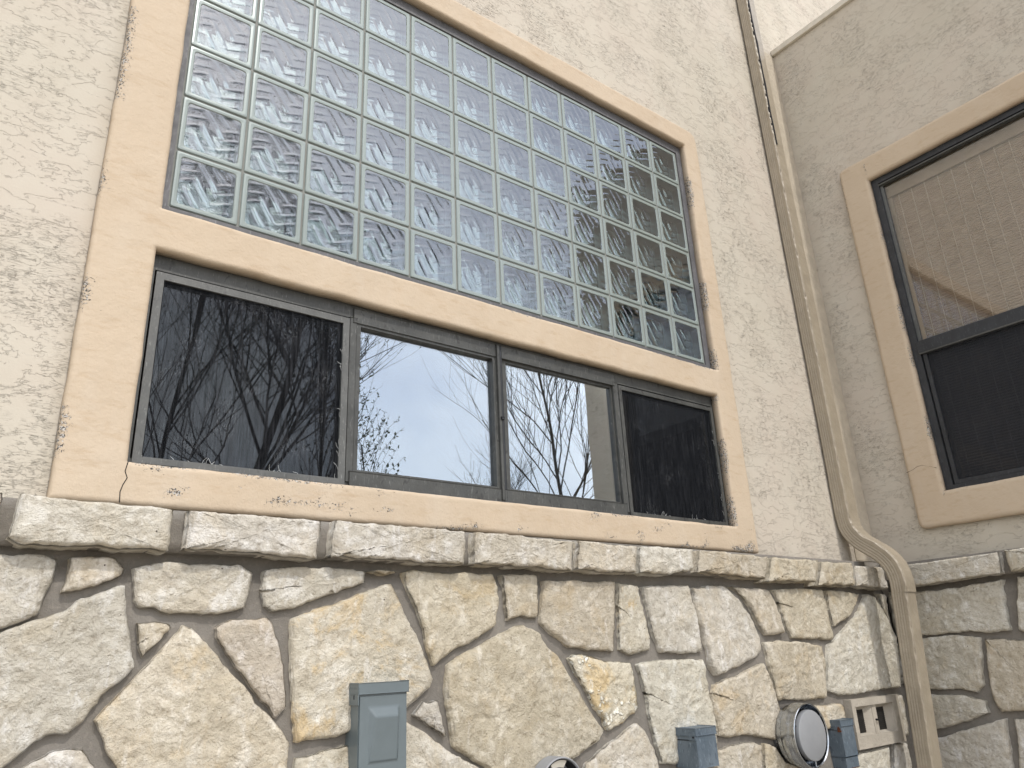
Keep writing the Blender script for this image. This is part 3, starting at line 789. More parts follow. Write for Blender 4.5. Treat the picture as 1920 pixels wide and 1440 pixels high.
def rock(name, poly, place, base_d, thick, kind, parent, seed, rough=1.0, edge=0.003, back=0.045, grow=-0.0015):
    """A split stone: the outline is broken up, the face is hewn by noise, edges roll over."""
    pts = [Vector(p) for p in poly]
    area = sum(a.x * b.y - b.x * a.y for a, b in zip(pts, pts[1:] + pts[:1])) / 2
    if area < 0: pts.reverse()
    per = sum((b - a).length for a, b in zip(pts, pts[1:] + pts[:1]))
    n = max(48, min(300, int(per / 0.0085)))
    step = per / n
    # resample, corners slightly rounded by sampling
    out, acc = [], 0.0
    for a, b in zip(pts, pts[1:] + pts[:1]):
        L = (b - a).length; t = acc
        while t < L:
            out.append(a + (b - a) * (t / L)); t += step
        acc = t - L
    for _ in range(0):
        out = [(out[i - 1] + out[i] * 6 + out[(i + 1) % len(out)]) / 8 for i in range(len(out))]
    c = sum(out, Vector((0, 0))) / len(out)
    sd = Vector((seed * 3.7, seed * 1.9, seed * 5.3))
    lim = []
    for i, p in enumerate(out):
        t = (out[(i + 1) % len(out)] - out[i - 1]).normalized(); nn = Vector((t.y, -t.x))
        q = Vector((p.x, p.y, 0)) + sd
        lim.append(p + nn * (0.0055 * rough * noise.noise(q * 18) + 0.0034 * rough * noise.noise(q * 50) + 0.0013 * rough * noise.noise(q * 100) + grow))
    out = lim
    size = math.sqrt(abs(area))
    rings = max(9, min(44, int(size / 0.017)))
    fr = [1.0, 1.0, 0.993, 0.980] + [1 - (k / rings) ** 1.15 for k in range(1, rings)]
    bm = bmesh.new()
    prev = None
    tilt = Vector((noise.noise(sd), noise.noise(sd + Vector((3, 3, 3))))) * 0.05
    xs_, ys_ = [q.x for q in out], [q.y for q in out]
    long_ = (max(xs_) - min(xs_)) > 1.7 * (max(ys_) - min(ys_))
    gdir = Vector((0.12 * math.sin(seed), 0.8)) if long_ or name == 'coping_stone' else Vector((math.cos(seed * 2.1), math.sin(seed * 2.1)))
    def face_d(p, f):
        q = Vector((p.x, p.y, 0.0)) + sd
        dist = (1 - f) * size * 0.55
        d = thick * (1 - math.exp(-dist / edge)) * 0.55 + thick * 0.45
        amp = min(1.0, dist / 0.010 + 0.45)
        warp = Vector((noise.noise(q * 9), noise.noise(q * 9 + sd), 0)) * 0.02
        t = (noise.noise((q + warp) * 7.0) + 0.5 * noise.noise((q + warp) * 15.0)) * 3.2 + (p - c).dot(gdir) * 9
        fl = math.floor(t); fr_ = t - fl
        ledge = (fl + min(1.0, fr_ * 3.2)) / 3.2          # split faces step in ledges
        facet = ledge * 0.0062 + abs(noise.noise(q * 24)) * 0.006 + noise.noise(q * 52) * 0.0034 + noise.noise(q * 110) * 0.0020
        return base_d + d + rough * amp * (facet - 0.004) + (p - c).dot(tilt) * 0.5
    for k, f in enumerate(fr):
        cur = []
        for p in out:
            w = c + (p - c) * f
            if k > 3:
                q = Vector((w.x, w.y, k)) + sd
                w = w + Vector((noise.noise(q * 40), noise.noise(q * 40 + sd))) * 0.004
            d = base_d - back if k == 0 else (base_d + thick * 0.66 + 0.003 * noise.noise(Vector((w.x, w.y, 0)) * 30 + sd) if k == 1 else face_d(w, f))
            cur.append(bm.verts.new(place(w.x, w.y, d)))
        if prev:
            for i in range(len(cur)):
                j = (i + 1) % len(cur)
                bm.faces.new((prev[i], prev[j], cur[j], cur[i]))
        prev = cur
    m = bm.verts.new(place(c.x, c.y, face_d(c, 0.0)))
    for i in range(len(prev)): bm.faces.new((prev[i], prev[(i + 1) % len(prev)], m))
    org = place(c.x, c.y, base_d)
    for v in bm.verts: v.co -= org
    me = bpy.data.meshes.new(name)
    bmesh.ops.recalc_face_normals(bm, faces=bm.faces)
    bm.to_mesh(me); bm.free()
    o = put(name, me, M['crystal' if kind == 'crystal' else 'stone'], parent, org, smooth=True)
    (r, g, b), a = TINTS[kind]
    j = random.uniform(0.95, 1.05)
    o.color = (r * j, g * j, b * j * random.uniform(0.98, 1.02), a)
    return o

STONE_LABELS = dict(crystal='stone with white crystals over ochre', yellow='stone with a yellow ochre stain', ochre='small ochre stained triangular stone')
seed = 1
for kind, poly in STONES:
    o = rock('stone', poly, on_wall, 0.036, 0.030, kind, house, seed, 1.55 if kind == 'crystal' else 1.0); seed += 1
    if kind in STONE_LABELS: o['label'] = STONE_LABELS[kind]
for kind, poly in COPING:
    rock('coping_stone', poly, on_wall, 0.065, 0.048, kind, house, seed, 1.0, 0.0035, 0.05, -0.0045); seed += 1
for kind, poly in SIDE_STONES:
    rock('stone', poly, on_side, 0.042, 0.034, kind, wing, seed); seed += 1
for kind, poly in SIDE_COPING:
    rock('coping_stone', poly, on_side, 0.078, 0.048, kind, wing, seed, 0.7, 0.0035, 0.05, -0.0045); seed += 1

# courses that carry the stonework on below and beside the traced part
rs = random.Random(4)
def course(place, u0, u1, v0, v1, parent, w0, w1, base, skip=lambda u, v: False):
    global seed
    u = u0
    while u < u1 - 0.08:
        w = min(rs.uniform(w0, w1), u1 - u)
        if not skip(u + w / 2, (v0 + v1) / 2):
            j = lambda: rs.uniform(-0.02, 0.02)
            rock('stone', [(u + 0.016 + j(), v0 + 0.016 + abs(j())), (u + w - 0.014 + j(), v0 + 0.014 + abs(j())), (u + w - 0.016 + j(), v1 - 0.014 - abs(j())), (u + 0.014 + j(), v1 - 0.016 - abs(j()))],
                 place, base, 0.030, rs.choice(['pale', 'cream', 'dun', 'tan']), parent, seed); seed += 1
        u += w
course(on_wall, -1.6, -0.36, -1.24, -1.03, house, 0.25, 0.4, 0.036)
course(on_wall, -1.6, -0.36, -1.52, -1.25, house, 0.25, 0.4, 0.036)
course(on_wall, -1.6, -0.2, -1.80, -1.54, house, 0.25, 0.4, 0.036)
course(on_wall, -0.2, 0.7, -1.86, -1.64, house, 0.25, 0.4, 0.036)
course(on_wall, 0.72, 2.1, -1.96, -1.72, house, 0.25, 0.42, 0.036)
course(on_wall, 2.1, 3.5, -2.2, -1.97, house, 0.25, 0.42, 0.036)
course(on_side, -2.08, -0.90, -1.28, -1.05, wing, 0.25, 0.4, 0.042)
course(on_side, -2.08, -0.74, -1.62, -1.30, wing, 0.25, 0.4, 0.042)
course(on_side, -2.08, -0.72, -1.95, -1.64, wing, 0.25, 0.4, 0.042)
for k in range(3):
    rock('coping_stone', [(-0.80 - k * 0.46, -1.014), (-0.38 - k * 0.46, -1.014), (-0.38 - k * 0.46, -0.893), (-0.80 - k * 0.46, -0.893)], on_wall, 0.060, 0.046, 'pale', house, seed, 1.0, 0.0035, 0.05, -0.0045); seed += 1
    rock('coping_stone', [(-1.40 - k * 0.37, -1.03), (-1.045 - k * 0.37, -1.03), (-1.045 - k * 0.37, -0.905), (-1.40 - k * 0.37, -0.905)], on_side, 0.070, 0.046, 'grey', wing, seed, 0.7, 0.0035, 0.05, -0.0045); seed += 1

def sheet(name, u0, u1, v0, v1, place, d, amp, parent, step=0.03):
    bm = bmesh.new()
    nu, nv = int((u1 - u0) / step) + 1, int((v1 - v0) / step) + 1
    g = [[bm.verts.new(place(u0 + (u1 - u0) * i / nu, v0 + (v1 - v0) * j / nv, d + amp * fbm(Vector((i * 0.35, j * 0.35, 2.0)), 3) - (0.022 if name == 'mortar_bed' and v0 + (v1 - v0) * j / nv > -1.05 else 0.0))) for j in range(nv + 1)] for i in range(nu + 1)]
    for i in range(nu):
        for j in range(nv): bm.faces.new((g[i][j], g[i + 1][j], g[i + 1][j + 1], g[i][j + 1]))
    # close the edge back to the wall so that it is a bed and not a loose sheet
    for row in ([r[0] for r in g], [r[-1] for r in g], g[0], g[-1]):
        for a, b in zip(row, row[1:]):
            pa, pb = a.co.copy(), b.co.copy()
            off = place(0, 0, 0.0) - place(0, 0, d - 0.001)
            bm.faces.new((a, b, bm.verts.new(pb + off), bm.verts.new(pa + off)))
    return put(name, bm, M['mortar'], parent, smooth=True)
sheet('mortar_bed', -4.0, XW - 0.045, -2.95, -0.985, on_wall, 0.041, 0.006, house)
sheet('coping_mortar', -4.0, XW - 0.085, -1.006, -0.902, on_wall, 0.058, 0.003, house)
sheet('mortar_bed', -2.12, -0.045, -2.95, -0.985, on_side, 0.047, 0.006, wing)
sheet('coping_mortar', -2.12, -0.085, -1.020, -0.912, on_side, 0.068, 0.003, wing)

# ------------------------------------------------------------------ side wing
SW = (-1.64, -0.436, -0.585, 1.272)
bm = cell_slab([-2.10, -1.68, -0.40, -0.001], [-2.95, -0.63, 1.31, 2.545], [(-1.68, -0.40, -0.63, 1.31)], on_side, -0.2, 0.0)
put('stucco_wall', bm, M['stucco'], wing)
bar('end_wall', (XW + 0.004, -2.104, 0.0), (9.0, -1.9, ZO + 2.545), M['stucco'], wing)
bar('roof', (XW + 0.2, -1.9, ZO + 2.40), (9.0, -0.001, ZO + 2.50), M['roof'], wing)
bar('parapet_cap', (XW - 0.022, -2.13, ZO + 2.547), (XW + 0.23, -0.002, ZO + 2.590), M['cap'], wing, 0.004)
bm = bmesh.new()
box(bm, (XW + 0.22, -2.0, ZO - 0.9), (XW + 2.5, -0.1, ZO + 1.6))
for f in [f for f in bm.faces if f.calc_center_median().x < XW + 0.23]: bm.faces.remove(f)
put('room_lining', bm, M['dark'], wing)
def wear_side(u, w):
    r = 0.10 + 0.25 * noise.noise(Vector((u * 4, w * 4, 9)))
    for d, x, y in ((abs(w - 1.424), u, 1.0), (abs(u + 0.275), w, 2.0), (abs(u + 0.436), w, 3.0)):
        if d < 0.026: r = max(r, (0.2 + clus(x, y, 6.0, 0.05)) * (1 - d / 0.026))
    if abs(w + 0.585) < 0.02 and u < -0.42: r = max(r, 0.5)
    return max(0.0, min(1.0, r))
rounded_trim('window_trim', -1.80, -0.275, -0.757, 1.424, [SW], on_side, 0.003, 0.038, wing, 0.018, wear_side, 0.035)
bm = bmesh.new()
pts = [(-0.276, -0.46), (-0.31, -0.452), (-0.335, -0.441), (-0.36, -0.438), (-0.38, -0.446), (-0.405, -0.455), (-0.43, -0.468)]
tube(bm, [on_side(u, v, 0.0378) for u, v in pts], [0.0011] * len(pts), 4)
put('crack', bm, M['mesh_dark'], wing)
a0, a1, b0, b1 = SW
swin = put('single_hung_window', frame_bm(a0 - 0.01, a1 + 0.01, b0 - 0.01, b1 + 0.01, (0.048, 0.048, 0.034, 0.045), -0.09, 0.004, on_side), M['black'], wing)
bar('top_track', on_side(a0 + 0.03, b1 - 0.052, 0.006), on_side(a1 - 0.036, b1 - 0.044, -0.03), M['bronze'], swin)
bar('meeting_rail', on_side(a0 + 0.02, 0.158, 0.010), on_side(a1 - 0.028, 0.226, -0.05), M['black'], swin, 0.003)
bar('rail_lip', on_side(a0 + 0.03, 0.1500, 0.012), on_side(a1 - 0.034, 0.1585, -0.03), M['bronze'], swin)
put('sash', frame_bm(a0 + 0.038, a1 - 0.038, 0.222, b1 - 0.035, (0.012, 0.016, 0.006, 0.012), -0.03, -0.010, on_side), M['screen_rail'], swin)
bar('pane', on_side(a0 + 0.03, 0.20, -0.020), on_side(a1 - 0.03, b1 - 0.03, -0.024), M['pane_clear'], swin)
bar('pane', on_side(a0 + 0.03, b0 + 0.03, -0.034), on_side(a1 - 0.03, 0.19, -0.038), M['pane_clear'], swin)
put('screen_frame', frame_bm(a0 + 0.042, a1 - 0.046, b0 + 0.026, 0.156, (0.020, 0.020, 0.020, 0.010), -0.012, -0.002, on_side), M['black'], swin)
bar('insect_screen', on_side(a0 + 0.055, b0 + 0.04, -0.0075), on_side(a1 - 0.06, 0.152, -0.0085), M['screen_plain'], swin)
# woven blind with pale cords
bar('head_rail', on_side(a0 + 0.03, 1.150, -0.085), on_side(a1 - 0.045, 1.25, -0.055), M['rail'], swin, 0.004)
bar('blind_edge', on_side(a1 - 0.068, b0, -0.074), on_side(a1 - 0.040, 1.150, -0.060), M['rail'], swin)
bm = bmesh.new()
rows = 240
pv = None
for r in range(rows + 1):
    v = b0 + (1.152 - b0) * r / rows
    d = -0.070 + (0.0022 if r % 2 else -0.0022) + 0.004 * noise.noise(Vector((0, v * 4, 0)))
    cur = [bm.verts.new(on_side(a0 + 0.03 + (a1 - a0 - 0.098) * k / 8, v + 0.0012 * noise.noise(Vector((k * 2.0, v * 30, 1))), d)) for k in range(9)]
    if pv:
        for k in range(8): bm.faces.new((pv[k], pv[k + 1], cur[k + 1], cur[k]))
    pv = cur
put('woven_blind', bm, M['blind'], swin)
cord_me = None
for k in range(15):
    u = a1 - 0.105 - k * 0.0735
    bm = bmesh.new()
    tube(bm, [on_side(u + 0.0015 * noise.noise(Vector((k, q, 0))), b0 + (1.152 - b0) * q / 14, -0.0655) for q in range(15)], [0.0021] * 15, 5)
    put('blind_cord', bm, M['cord'], swin)

# smooth strip of render in the corner
bar('corner_strip', on_wall(3.475, -0.885, 0.0), on_wall(XW - 0.001, 2.54, 0.005), M['tan_strip'], house)

for o in list(house.children) + list(wing.children):
    o.matrix_parent_inverse = Matrix.Translation(-Vector(o.parent.location))

# ------------------------------------------------------------------ downspout
down = thing('downspout', 'tan ribbed rectangular downspout that bends over the coping in the wall corner', 'downspout', (3.41, -0.16, 0))
def spout_profile(ribs=True):
    """Rectangular section with three grooves in each side, as (x, y, corner weight)."""
    a, b = 0.048, 0.039
    out = []
    def side(p, q, nx, ny, groove):
        L = 30
        for k in range(L):
            t = k / L
            x, y = p[0] + (q[0] - p[0]) * t, p[1] + (q[1] - p[1]) * t
            g = 0.0
            if groove:
                for cpos in (0.20, 0.36, 0.52, 0.68):
                    g = max(g, math.exp(-((t - cpos) / 0.028) ** 2))
            e = min(t, 1 - t)
            rnd = 0.0
            if e < 0.10: rnd = (0.10 - e) / 0.10
            x -= nx * (g * 0.0026) + 0; y -= ny * (g * 0.0026)
            s = 1 - 0.10 * rnd * rnd
            out.append((x * s, y * s, rnd))
    side((-a, b), (-a, -b), -1, 0, True)      # left face, seen from the camera
    side((-a, -b), (a, -b), 0, -1, False)     # front
    side((a, -b), (a, b), 1, 0, False)
    side((a, b), (-a, b), 0, 1, False)
    return out
def sweep_spout(path, name, scale=1.0, crimp=None):
    bm = bmesh.new()
    prof = spout_profile()
    pv = None
    for i, p in enumerate(path):
        d = (path[min(i + 1, len(path) - 1)] - path[max(i - 1, 0)]).normalized()
        xa = Vector((1, 0, 0)); xa = (xa - d * xa.dot(d)).normalized()
        ya = xa.cross(d); ya = ya if ya.y > 0 or abs(ya.y) < 1e-3 else -ya
        s = scale
        if crimp: s *= 1 + crimp(i)
        cur = []
        for x, y, r in prof:
            w = p + xa * x * s + ya * y * s
            q = w * 17
            dent = 0.0
            if x < 0 and y < 0.0 and r > 0: dent = r * (0.0085 * noise.noise(Vector((3, 1, p.z * 26))) + 0.004 * noise.noise(Vector((x * 60, y * 60, p.z * 60))))
            dent += 0.0012 * noise.noise(q)
            w = w + (xa * x + ya * y).normalized() * dent
            cur.append(bm.verts.new(w))
        if pv:
            for k in range(len(cur)):
                bm.faces.new((pv[k], pv[(k + 1) % len(cur)], cur[(k + 1) % len(cur)], cur[k]))
        pv = cur
    return put(name, bm, M['tan_metal'], down, smooth=True)
X0 = 3.384
def lerp_path(pts, step=0.011):
    out = []
    for a, b in zip(pts, pts[1:]):
        n = max(1, int((b - a).length / step))
        out += [a + (b - a) * k / n for k in range(n)]
    return out + [pts[-1]]
def V(x, y, v): return Vector((x, y, v + ZO))
sweep_spout(lerp_path([V(X0, -0.046, 4.6), V(X0, -0.046, 1.03)]), 'pipe_section', 0.97)
sweep_spout(lerp_path([V(X0, -0.046, 1.06), V(X0, -0.046, -0.50)]), 'pipe_section', 1.0)
# the elbow pair, crimped
ctrl = [V(X0, -0.046, -0.47), V(X0, -0.046, -0.58), V(X0, -0.047, -0.68), V(3.386, -0.058, -0.745), V(3.392, -0.092, -0.80), V(3.398, -0.140, -0.842),
        V(3.404, -0.190, -0.885), V(3.410, -0.228, -0.94), V(3.412, -0.243, -1.005), V(3.412, -0.243, -1.07)]
el = []
for i in range(len(ctrl) - 1):
    p0, p1, p2, p3 = ctrl[max(i - 1, 0)], ctrl[i], ctrl[i + 1], ctrl[min(i + 2, len(ctrl) - 1)]
    for k in range(10):
        t = k / 10
        el.append(0.5 * ((2 * p1) + (p2 - p0) * t + (2 * p0 - 5 * p1 + 4 * p2 - p3) * t * t + (3 * p1 - p0 - 3 * p2 + p3) * t ** 3))
el.append(ctrl[-1])
def crimp(i):
    z = el[i].z - ZO
    if -0.80 < z < -0.69 or -1.0 < z < -0.86: return 0.03 + 0.028 * max(0.0, math.sin(i * 2 * math.pi / 5.0)) ** 3
    return 0.03
sweep_spout(el, 'elbow', 1.0, crimp)
sweep_spout(lerp_path([V(3.412, -0.242, -1.03), V(3.408, -0.214, -1.48), V(3.405, -0.186, -1.95), V(3.402, -0.15, -2.78)]), 'pipe_section', 0.985)
# seam torn open along the upper pipe
bm = bmesh.new()
pv = None
for k in range(60):
    v = 1.62 + k * 0.035
    wd = 0.005 + 0.005 * abs(noise.noise(Vector((0, 0, v * 6)))) if k < 34 else 0.0028 + 0.003 * abs(noise.noise(Vector((0, 0, v * 9))))
    e = 0.003 * noise.noise(Vector((2, 0, v * 4)))
    cur = [bm.verts.new(V(X0 - 0.0375 + e - wd * 0.7, -0.0848 + wd * 1.2, v)), bm.verts.new(V(X0 - 0.037 + e, -0.0885, v)), bm.verts.new(V(X0 - 0.036 + e + wd * 2.0, -0.0868, v))]
    if pv:
        for q in range(2): bm.faces.new((pv[q], pv[q + 1], cur[q + 1], cur[q]))
    pv = cur
put('torn_seam', bm, M['hole'], down)
for o in down.children: o.matrix_parent_inverse = Matrix.Translation(-Vector(down.location))

# ------------------------------------------------------------------ boxes and vents on the stone
def fix(root):
    for o in root.children: o.matrix_parent_inverse = Matrix.Translation(-Vector(root.location))

mb = thing('electrical_enclosure', 'tall blue-grey metal enclosure with an embossed cover on the stones below the left screen', 'utility box', (0.67, -0.06, ZO - 1.7))
bm = bmesh.new()
box(bm, on_wall(0.598, -1.98, 0.040), on_wall(0.744, -1.352, 0.108), 0.003)
put('housing', bm, M['paint_grey'], mb)
bm = bmesh.new()      # front cover with a raised, sloping panel
pl = lambda u, v, d: on_wall(u, v, d)
o4 = [(0.602, -1.975), (0.7435, -1.975), (0.7435, -1.372), (0.602, -1.372)]
i4 = [(0.630, -1.535), (0.716, -1.535), (0.719, -1.400), (0.627, -1.400)]
t4 = [(0.6315, -1.532), (0.7145, -1.532), (0.713, -1.424), (0.645, -1.424)]
rings = [[bm.verts.new(pl(u, v, d)) for u, v in q] for q, d in ((o4, 0.108), (o4, 0.112), (i4, 0.112), (t4, 0.1245))]
for v in rings[3][:2]: v.co.y += 0.0095
for a, b in zip(rings, rings[1:]):
    for k in range(4): bm.faces.new((a[k], a[(k + 1) % 4], b[(k + 1) % 4], b[k]))
bm.faces.new(rings[3])
es = [e for e in bm.edges if all(v in rings[3] or v in rings[2] for v in e.verts)]
bmesh.ops.bevel(bm, geom=es, offset=0.0035, segments=3, affect='EDGES', profile=0.5)
put('cover', bm, M['paint_grey'], mb)
bm = bmesh.new()
box(bm, on_wall(0.594, -1.366, 0.040), on_wall(0.748, -1.338, 0.116), 0.0015)
box(bm, on_wall(0.5935, -1.392, 0.060), on_wall(0.5965, -1.350, 0.1165), 0.0008)
put('rain_cap', bm, M['paint_grey'], mb)
bar('latch_slot', on_wall(0.5925, -1.378, 0.092), on_wall(0.5945, -1.368, 0.095), M['hole'], mb)
fix(mb)

def junction_box(u, w, top, h, d0, d1, label, rust):
    t = thing('junction_box', label, 'junction box', (u + w / 2, -0.06, ZO + top - h), 'blue-grey zinc junction boxes on the stones')
    bar('housing', on_wall(u + 0.003, top - h, d0), on_wall(u + w - 0.003, top - 0.014, d1 - 0.003), M['zinc'], t, 0.002)
    bm = bmesh.new()
    box(bm, on_wall(u, top - 0.024, d0), on_wall(u + w, top, d1), 0.002)
    box(bm, on_wall(u - 0.0015, top - 0.038, d1 - 0.030), on_wall(u + 0.004, top - 0.012, d1 - 0.0005), 0.001)
    put('lid', bm, M['zinc'], t)
    bar('side_seam', on_wall(u + 0.0018, top - 0.040, d0), on_wall(u + 0.004, top - 0.037, d1 - 0.02), M['hole'], t)
    bm = bmesh.new()
    tube(bm, [on_wall(u + 0.002, top - 0.028, d1 - 0.009), on_wall(u - 0.004, top - 0.028, d1 - 0.009)], [0.004, 0.0035], 8)
    put('screw', bm, M['rust'] if rust else M['hole'], t)
    if rust:
        bar('base_box', on_wall(u + 0.004, top - h - 0.045, d0), on_wall(u + w - 0.004, top - h - 0.004, d1 - 0.006), M['zinc'], t, 0.002)
        bar('rust_edge', on_wall(u + 0.003, top - h - 0.0485, d0), on_wall(u + w - 0.003, top - h - 0.045, d1 - 0.005), M['rust'], t)
        bar('rust_tab', on_wall(u - 0.002, top - 0.046, d1 - 0.016), on_wall(u + 0.004, top - 0.030, d1 - 0.001), M['rust'], t)
    fix(t)
    return t
junction_box(1.883, 0.114, -1.552, 0.128, 0.045, 0.151, 'zinc junction box with a dark screw alone under the pale stones', False)
junction_box(2.872, 0.105, -1.601, 0.142, 0.045, 0.112, 'rusty zinc junction box half hidden between round flue vent and vent block', True)

# round flue terminal: outer collar on struts round a grey disc
fl = thing('flue_vent', 'round galvanized flue vent with a flat grey disc on the stone wall', 'flue vent', (2.575, -0.06, ZO - 1.63))
cu, cv = 2.578, -1.6315
ctr = on_wall(cu, cv, 0); ctr = (ctr.x, 0, ctr.z)
L3 = lambda prof, seg=64, **k: lathe(B_, prof, (ctr[0], 0, ctr[2]), seg, **k)
B_ = bmesh.new()
L3([(0.102, 0.035), (0.102, 0.062), (0.108, 0.068), (0.112, 0.074), (0.112, 0.090), (0.117, 0.096), (0.1205, 0.104), (0.1205, 0.124), (0.117, 0.132), (0.1165, 0.146),
    (0.1195, 0.151), (0.1195, 0.158), (0.1165, 0.160), (0.1135, 0.156), (0.112, 0.120), (0.100, 0.075), (0.080, 0.060), (0.0, 0.058)])
put('collar', B_, M['galv'], fl, smooth=True, sharp=28)
B_ = bmesh.new()
L3([(0.0, 0.166), (0.088, 0.166), (0.0935, 0.1635), (0.0945, 0.158), (0.0945, 0.146), (0.0, 0.144)], 56)
put('disc', B_, M['grey_disc'], fl, smooth=True, sharp=25)
B_ = bmesh.new()
L3([(0.085, 0.062), (0.085, 0.144)], 48)
put('inner_pipe', B_, M['hole'], fl)
for a in (35, 155, 275):
    t = math.radians(a)
    p0, p1 = Vector((cu + 0.090 * math.cos(t), -0.152, ZO + cv + 0.090 * math.sin(t))), Vector((cu + 0.116 * math.cos(t), -0.150, ZO + cv + 0.116 * math.sin(t)))
    bm = bmesh.new(); tube(bm, [p0, p1], [0.0028, 0.0028], 8)
    put('strut', bm, M['galv'], fl)
fix(fl)

# second terminal, only its top shows at the bottom of the picture
hd = thing('vent_hood', 'dark round vent hood with a pale inner pipe at the foot of the stones', 'vent', (1.28, -0.06, ZO - 1.68))
cu2, cv2 = 1.286, -1.672
ctr = (cu2, 0, ZO + cv2)
B_ = bmesh.new()
L3([(0.082, 0.030), (0.082, 0.060), (0.088, 0.066), (0.088, 0.118), (0.0845, 0.120), (0.082, 0.116), (0.080, 0.070), (0.0, 0.066)])
put('collar', B_, M['grey_disc'], hd, smooth=True, sharp=28)
B_ = bmesh.new()
L3([(0.0, 0.128), (0.050, 0.128), (0.054, 0.124), (0.054, 0.070)], 40)
put('inner_pipe', B_, M['white'], hd)
bm = bmesh.new()
lathe(bm, [(0.0795, 0.072), (0.0795, 0.112), (0.058, 0.104), (0.058, 0.072)], ctr, 12, start=math.radians(70), end=math.radians(118))
put('baffle', bm, M['cap'], hd)
bm = bmesh.new()
lathe(bm, [(0.0798, 0.068), (0.0798, 0.115), (0.0792, 0.115), (0.0790, 0.068)], ctr, 40)
put('gap_shade', bm, M['hole'], hd)  # near-black sleeve painted in for the shade inside the gap
fix(hd)

# vent block in the stones
vb = thing('vent_block', 'pale concrete vent block with two dark mesh openings beside the downspout', 'vent block', (3.26, -0.06, ZO - 1.63))
q = dict(u0=3.048, u1=3.470, v0=-1.735, v1=-1.531)
put('block_frame', frame_bm(q['u0'], q['u1'], q['v0'], q['v1'], (0.030, 0.058, 0.050, 0.030), 0.030, 0.078, on_wall), M['concrete'], vb)
for a, b in ((3.078, 3.212), (3.240, 3.412)):
    pass
bar('mid_post', on_wall(3.226, -1.688, 0.030), on_wall(3.262, -1.558, 0.068), M['concrete'], vb, 0.003)
for a, b in ((3.078, 3.226), (3.262, 3.412)):
    # sloping cheeks of each opening
    bm = bmesh.new()
    o4 = [(a, -1.686), (b, -1.686), (b, -1.560), (a, -1.560)]
    w = 0.0
    i4 = [(a + 0.004, -1.676), (b - 0.040, -1.676), (b - 0.040, -1.578), (a + 0.004, -1.578)]
    r0 = [bm.verts.new(on_wall(u, v, 0.068)) for u, v in o4]
    r1 = [bm.verts.new(on_wall(u, v, 0.046)) for u, v in i4]
    for k in range(4): bm.faces.new((r0[k], r0[(k + 1) % 4], r1[(k + 1) % 4], r1[k]))
    put('opening_cheek', bm, M['concrete'], vb)
    bm = bmesh.new()
    bm.faces.new([bm.verts.new(on_wall(u, v, 0.046)) for u, v in i4])
    for k in range(1, 12):
        v = -1.676 + 0.098 * k / 12
        tube(bm, [on_wall(a + 0.004, v, 0.0475), on_wall(b - 0.040, v, 0.0475)], [0.0009, 0.0009], 4)
    put('vent_mesh', bm, M['mesh_dark'], vb)
bm = bmesh.new()
tube(bm, [on_wall(3.249, -1.626, 0.066), on_wall(3.247, -1.626, 0.080)], [0.0045, 0.0045], 8)
tube(bm, [on_wall(3.248, -1.626, 0.078), on_wall(3.262, -1.632, 0.080)], [0.003, 0.002], 6)
put('screw', bm, M['hole'], vb)
fix(vb)

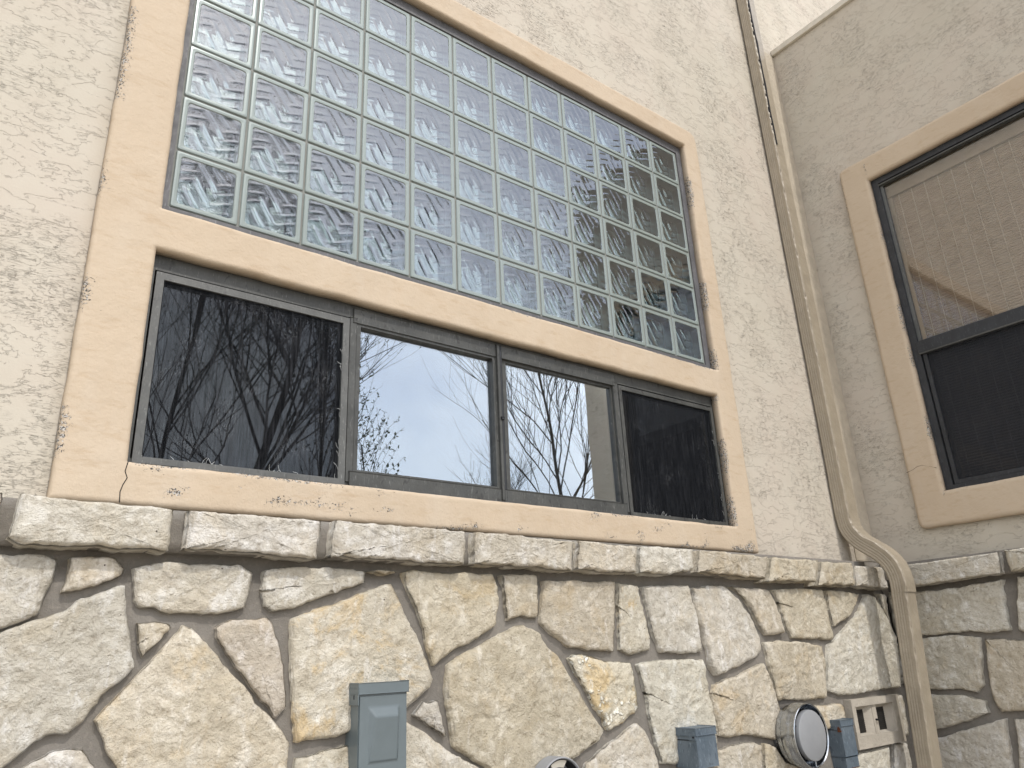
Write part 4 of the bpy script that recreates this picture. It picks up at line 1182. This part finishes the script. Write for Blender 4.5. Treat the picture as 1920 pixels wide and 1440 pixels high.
# ------------------------------------------------------------------ trees opposite, seen in the glass
def make_tree(name, label, cat, base, height, rad, lean, forks, twig_levels, leafy, seed, spread=0.55, leaf_size=0.03, start=0.25, limb=1.0):
    R = random.Random(seed)
    t = thing(name, label, cat, base, 'trees and saplings mirrored in the windows')
    wood, tw, leaves = bmesh.new(), bmesh.new(), bmesh.new()
    B = Vector(base)
    def grow(p, d, L, r, lev):
        n = 7 if lev == 0 else 5
        pts, rad_ = [p], [r]
        dd = d.copy()
        for k in range(n):
            dd = (dd + Vector((R.gauss(0, .10), R.gauss(0, .10), R.gauss(0.03, .06))) * (1.0 if lev else 0.5)).normalized()
            pts.append(pts[-1] + dd * L / n); rad_.append(max(0.0016, r * (1 - (k + 1) / n * 0.62)))
        tube(wood if lev < 2 else tw, pts, rad_, 8 if lev == 0 else (5 if lev < 3 else 3), False)
        if lev >= twig_levels:
            if leafy:
                for k in range(1, n + 1):
                    if R.random() < leafy:
                        for _ in range(R.choice((1, 2, 2))):
                            a = Vector((R.gauss(0, 1), R.gauss(0, 1), R.gauss(0, 1))).normalized()
                            s = leaf_size * R.uniform(0.6, 1.3)
                            b = a.cross(Vector((R.random(), R.random(), 1))).normalized()
                            q = pts[k]
                            leaves.faces.new([leaves.verts.new(x) for x in (q, q + a * s * .5 + b * s * .28, q + a * s, q + a * s * .5 - b * s * .28)])
            return
        m = forks[min(lev, len(forks) - 1)]
        for k in range(m):
            f = start + (1 - start) * (k + R.random()) / m if lev == 0 else 0.2 + 0.8 * (k + R.random()) / m
            f = min(f, 0.999) * n; i = int(f)
            q = pts[i].lerp(pts[i + 1], f - i)
            ax = Vector((R.gauss(0, 1), R.gauss(0, 1), 0.15 * R.gauss(0, 1))).normalized()
            nd = (dd * (1 - spread) + ax * spread + Vector((0, 0, 0.28))).normalized()
            grow(q, nd, L * R.uniform(0.42, 0.66) * (limb * (1 - 0.35 * f / n) if lev == 0 else 1), rad_[i] * (0.42 if lev == 0 else 0.55), lev + 1)
    grow(B, Vector(lean).normalized(), height, rad, 0)
    put('trunk', wood, M['bark'], t, smooth=True)
    o = put('twigs', tw, M['bark'], t); o['kind'] = 'stuff'
    if leafy:
        o = put('leaves', leaves, M['leaf'], t); o['kind'] = 'stuff'
    else: leaves.free()
    fix(t)
    return t
make_tree('tree', 'thick-trunked twiggy tree mirrored in the left insect screen', 'tree', (2.15, -7.0, 0), 6.4, 0.085, (0.02, 0, 1), (18, 10, 7), 3, 0.6, 3, 0.5, 0.035, 0.5)
make_tree('tree', 'slim shaggy tree mirrored at the left edge of the insect screen', 'tree', (1.30, -7.4, 0), 6.6, 0.05, (0.0, 0, 1), (16, 9, 6), 3, 0.6, 8, 0.45, 0.035, 0.45)
make_tree('tree', 'small-leaved tree mirrored at the left edge of the middle pane', 'tree', (3.05, -6.4, 0), 6.3, 0.04, (0.01, 0, 1), (26, 7), 2, 0.95, 21, 0.40, 0.06, 0.5, 0.36)
make_tree('sapling', 'short leafy sapling mirrored low in the middle pane', 'sapling', (4.95, -7.0, 0), 4.55, 0.024, (-0.02, 0, 1), (12, 4), 2, 0.95, 5, 0.42, 0.06, 0.76, 0.42)
make_tree('bare_tree', 'bare leaning tree mirrored in the right pane', 'tree', (8.1, -6.9, 0), 6.6, 0.05, (-0.12, 0, 1), (18, 10, 5), 3, 0, 14, 0.42, 0.03, 0.45)
make_tree('bare_tree', 'low bare tree mirrored beside the centre stile', 'tree', (6.35, -7.4, 0), 4.0, 0.026, (-0.03, 0, 1), (14, 7, 4), 3, 0, 31, 0.42, 0.03, 0.7, 0.55)
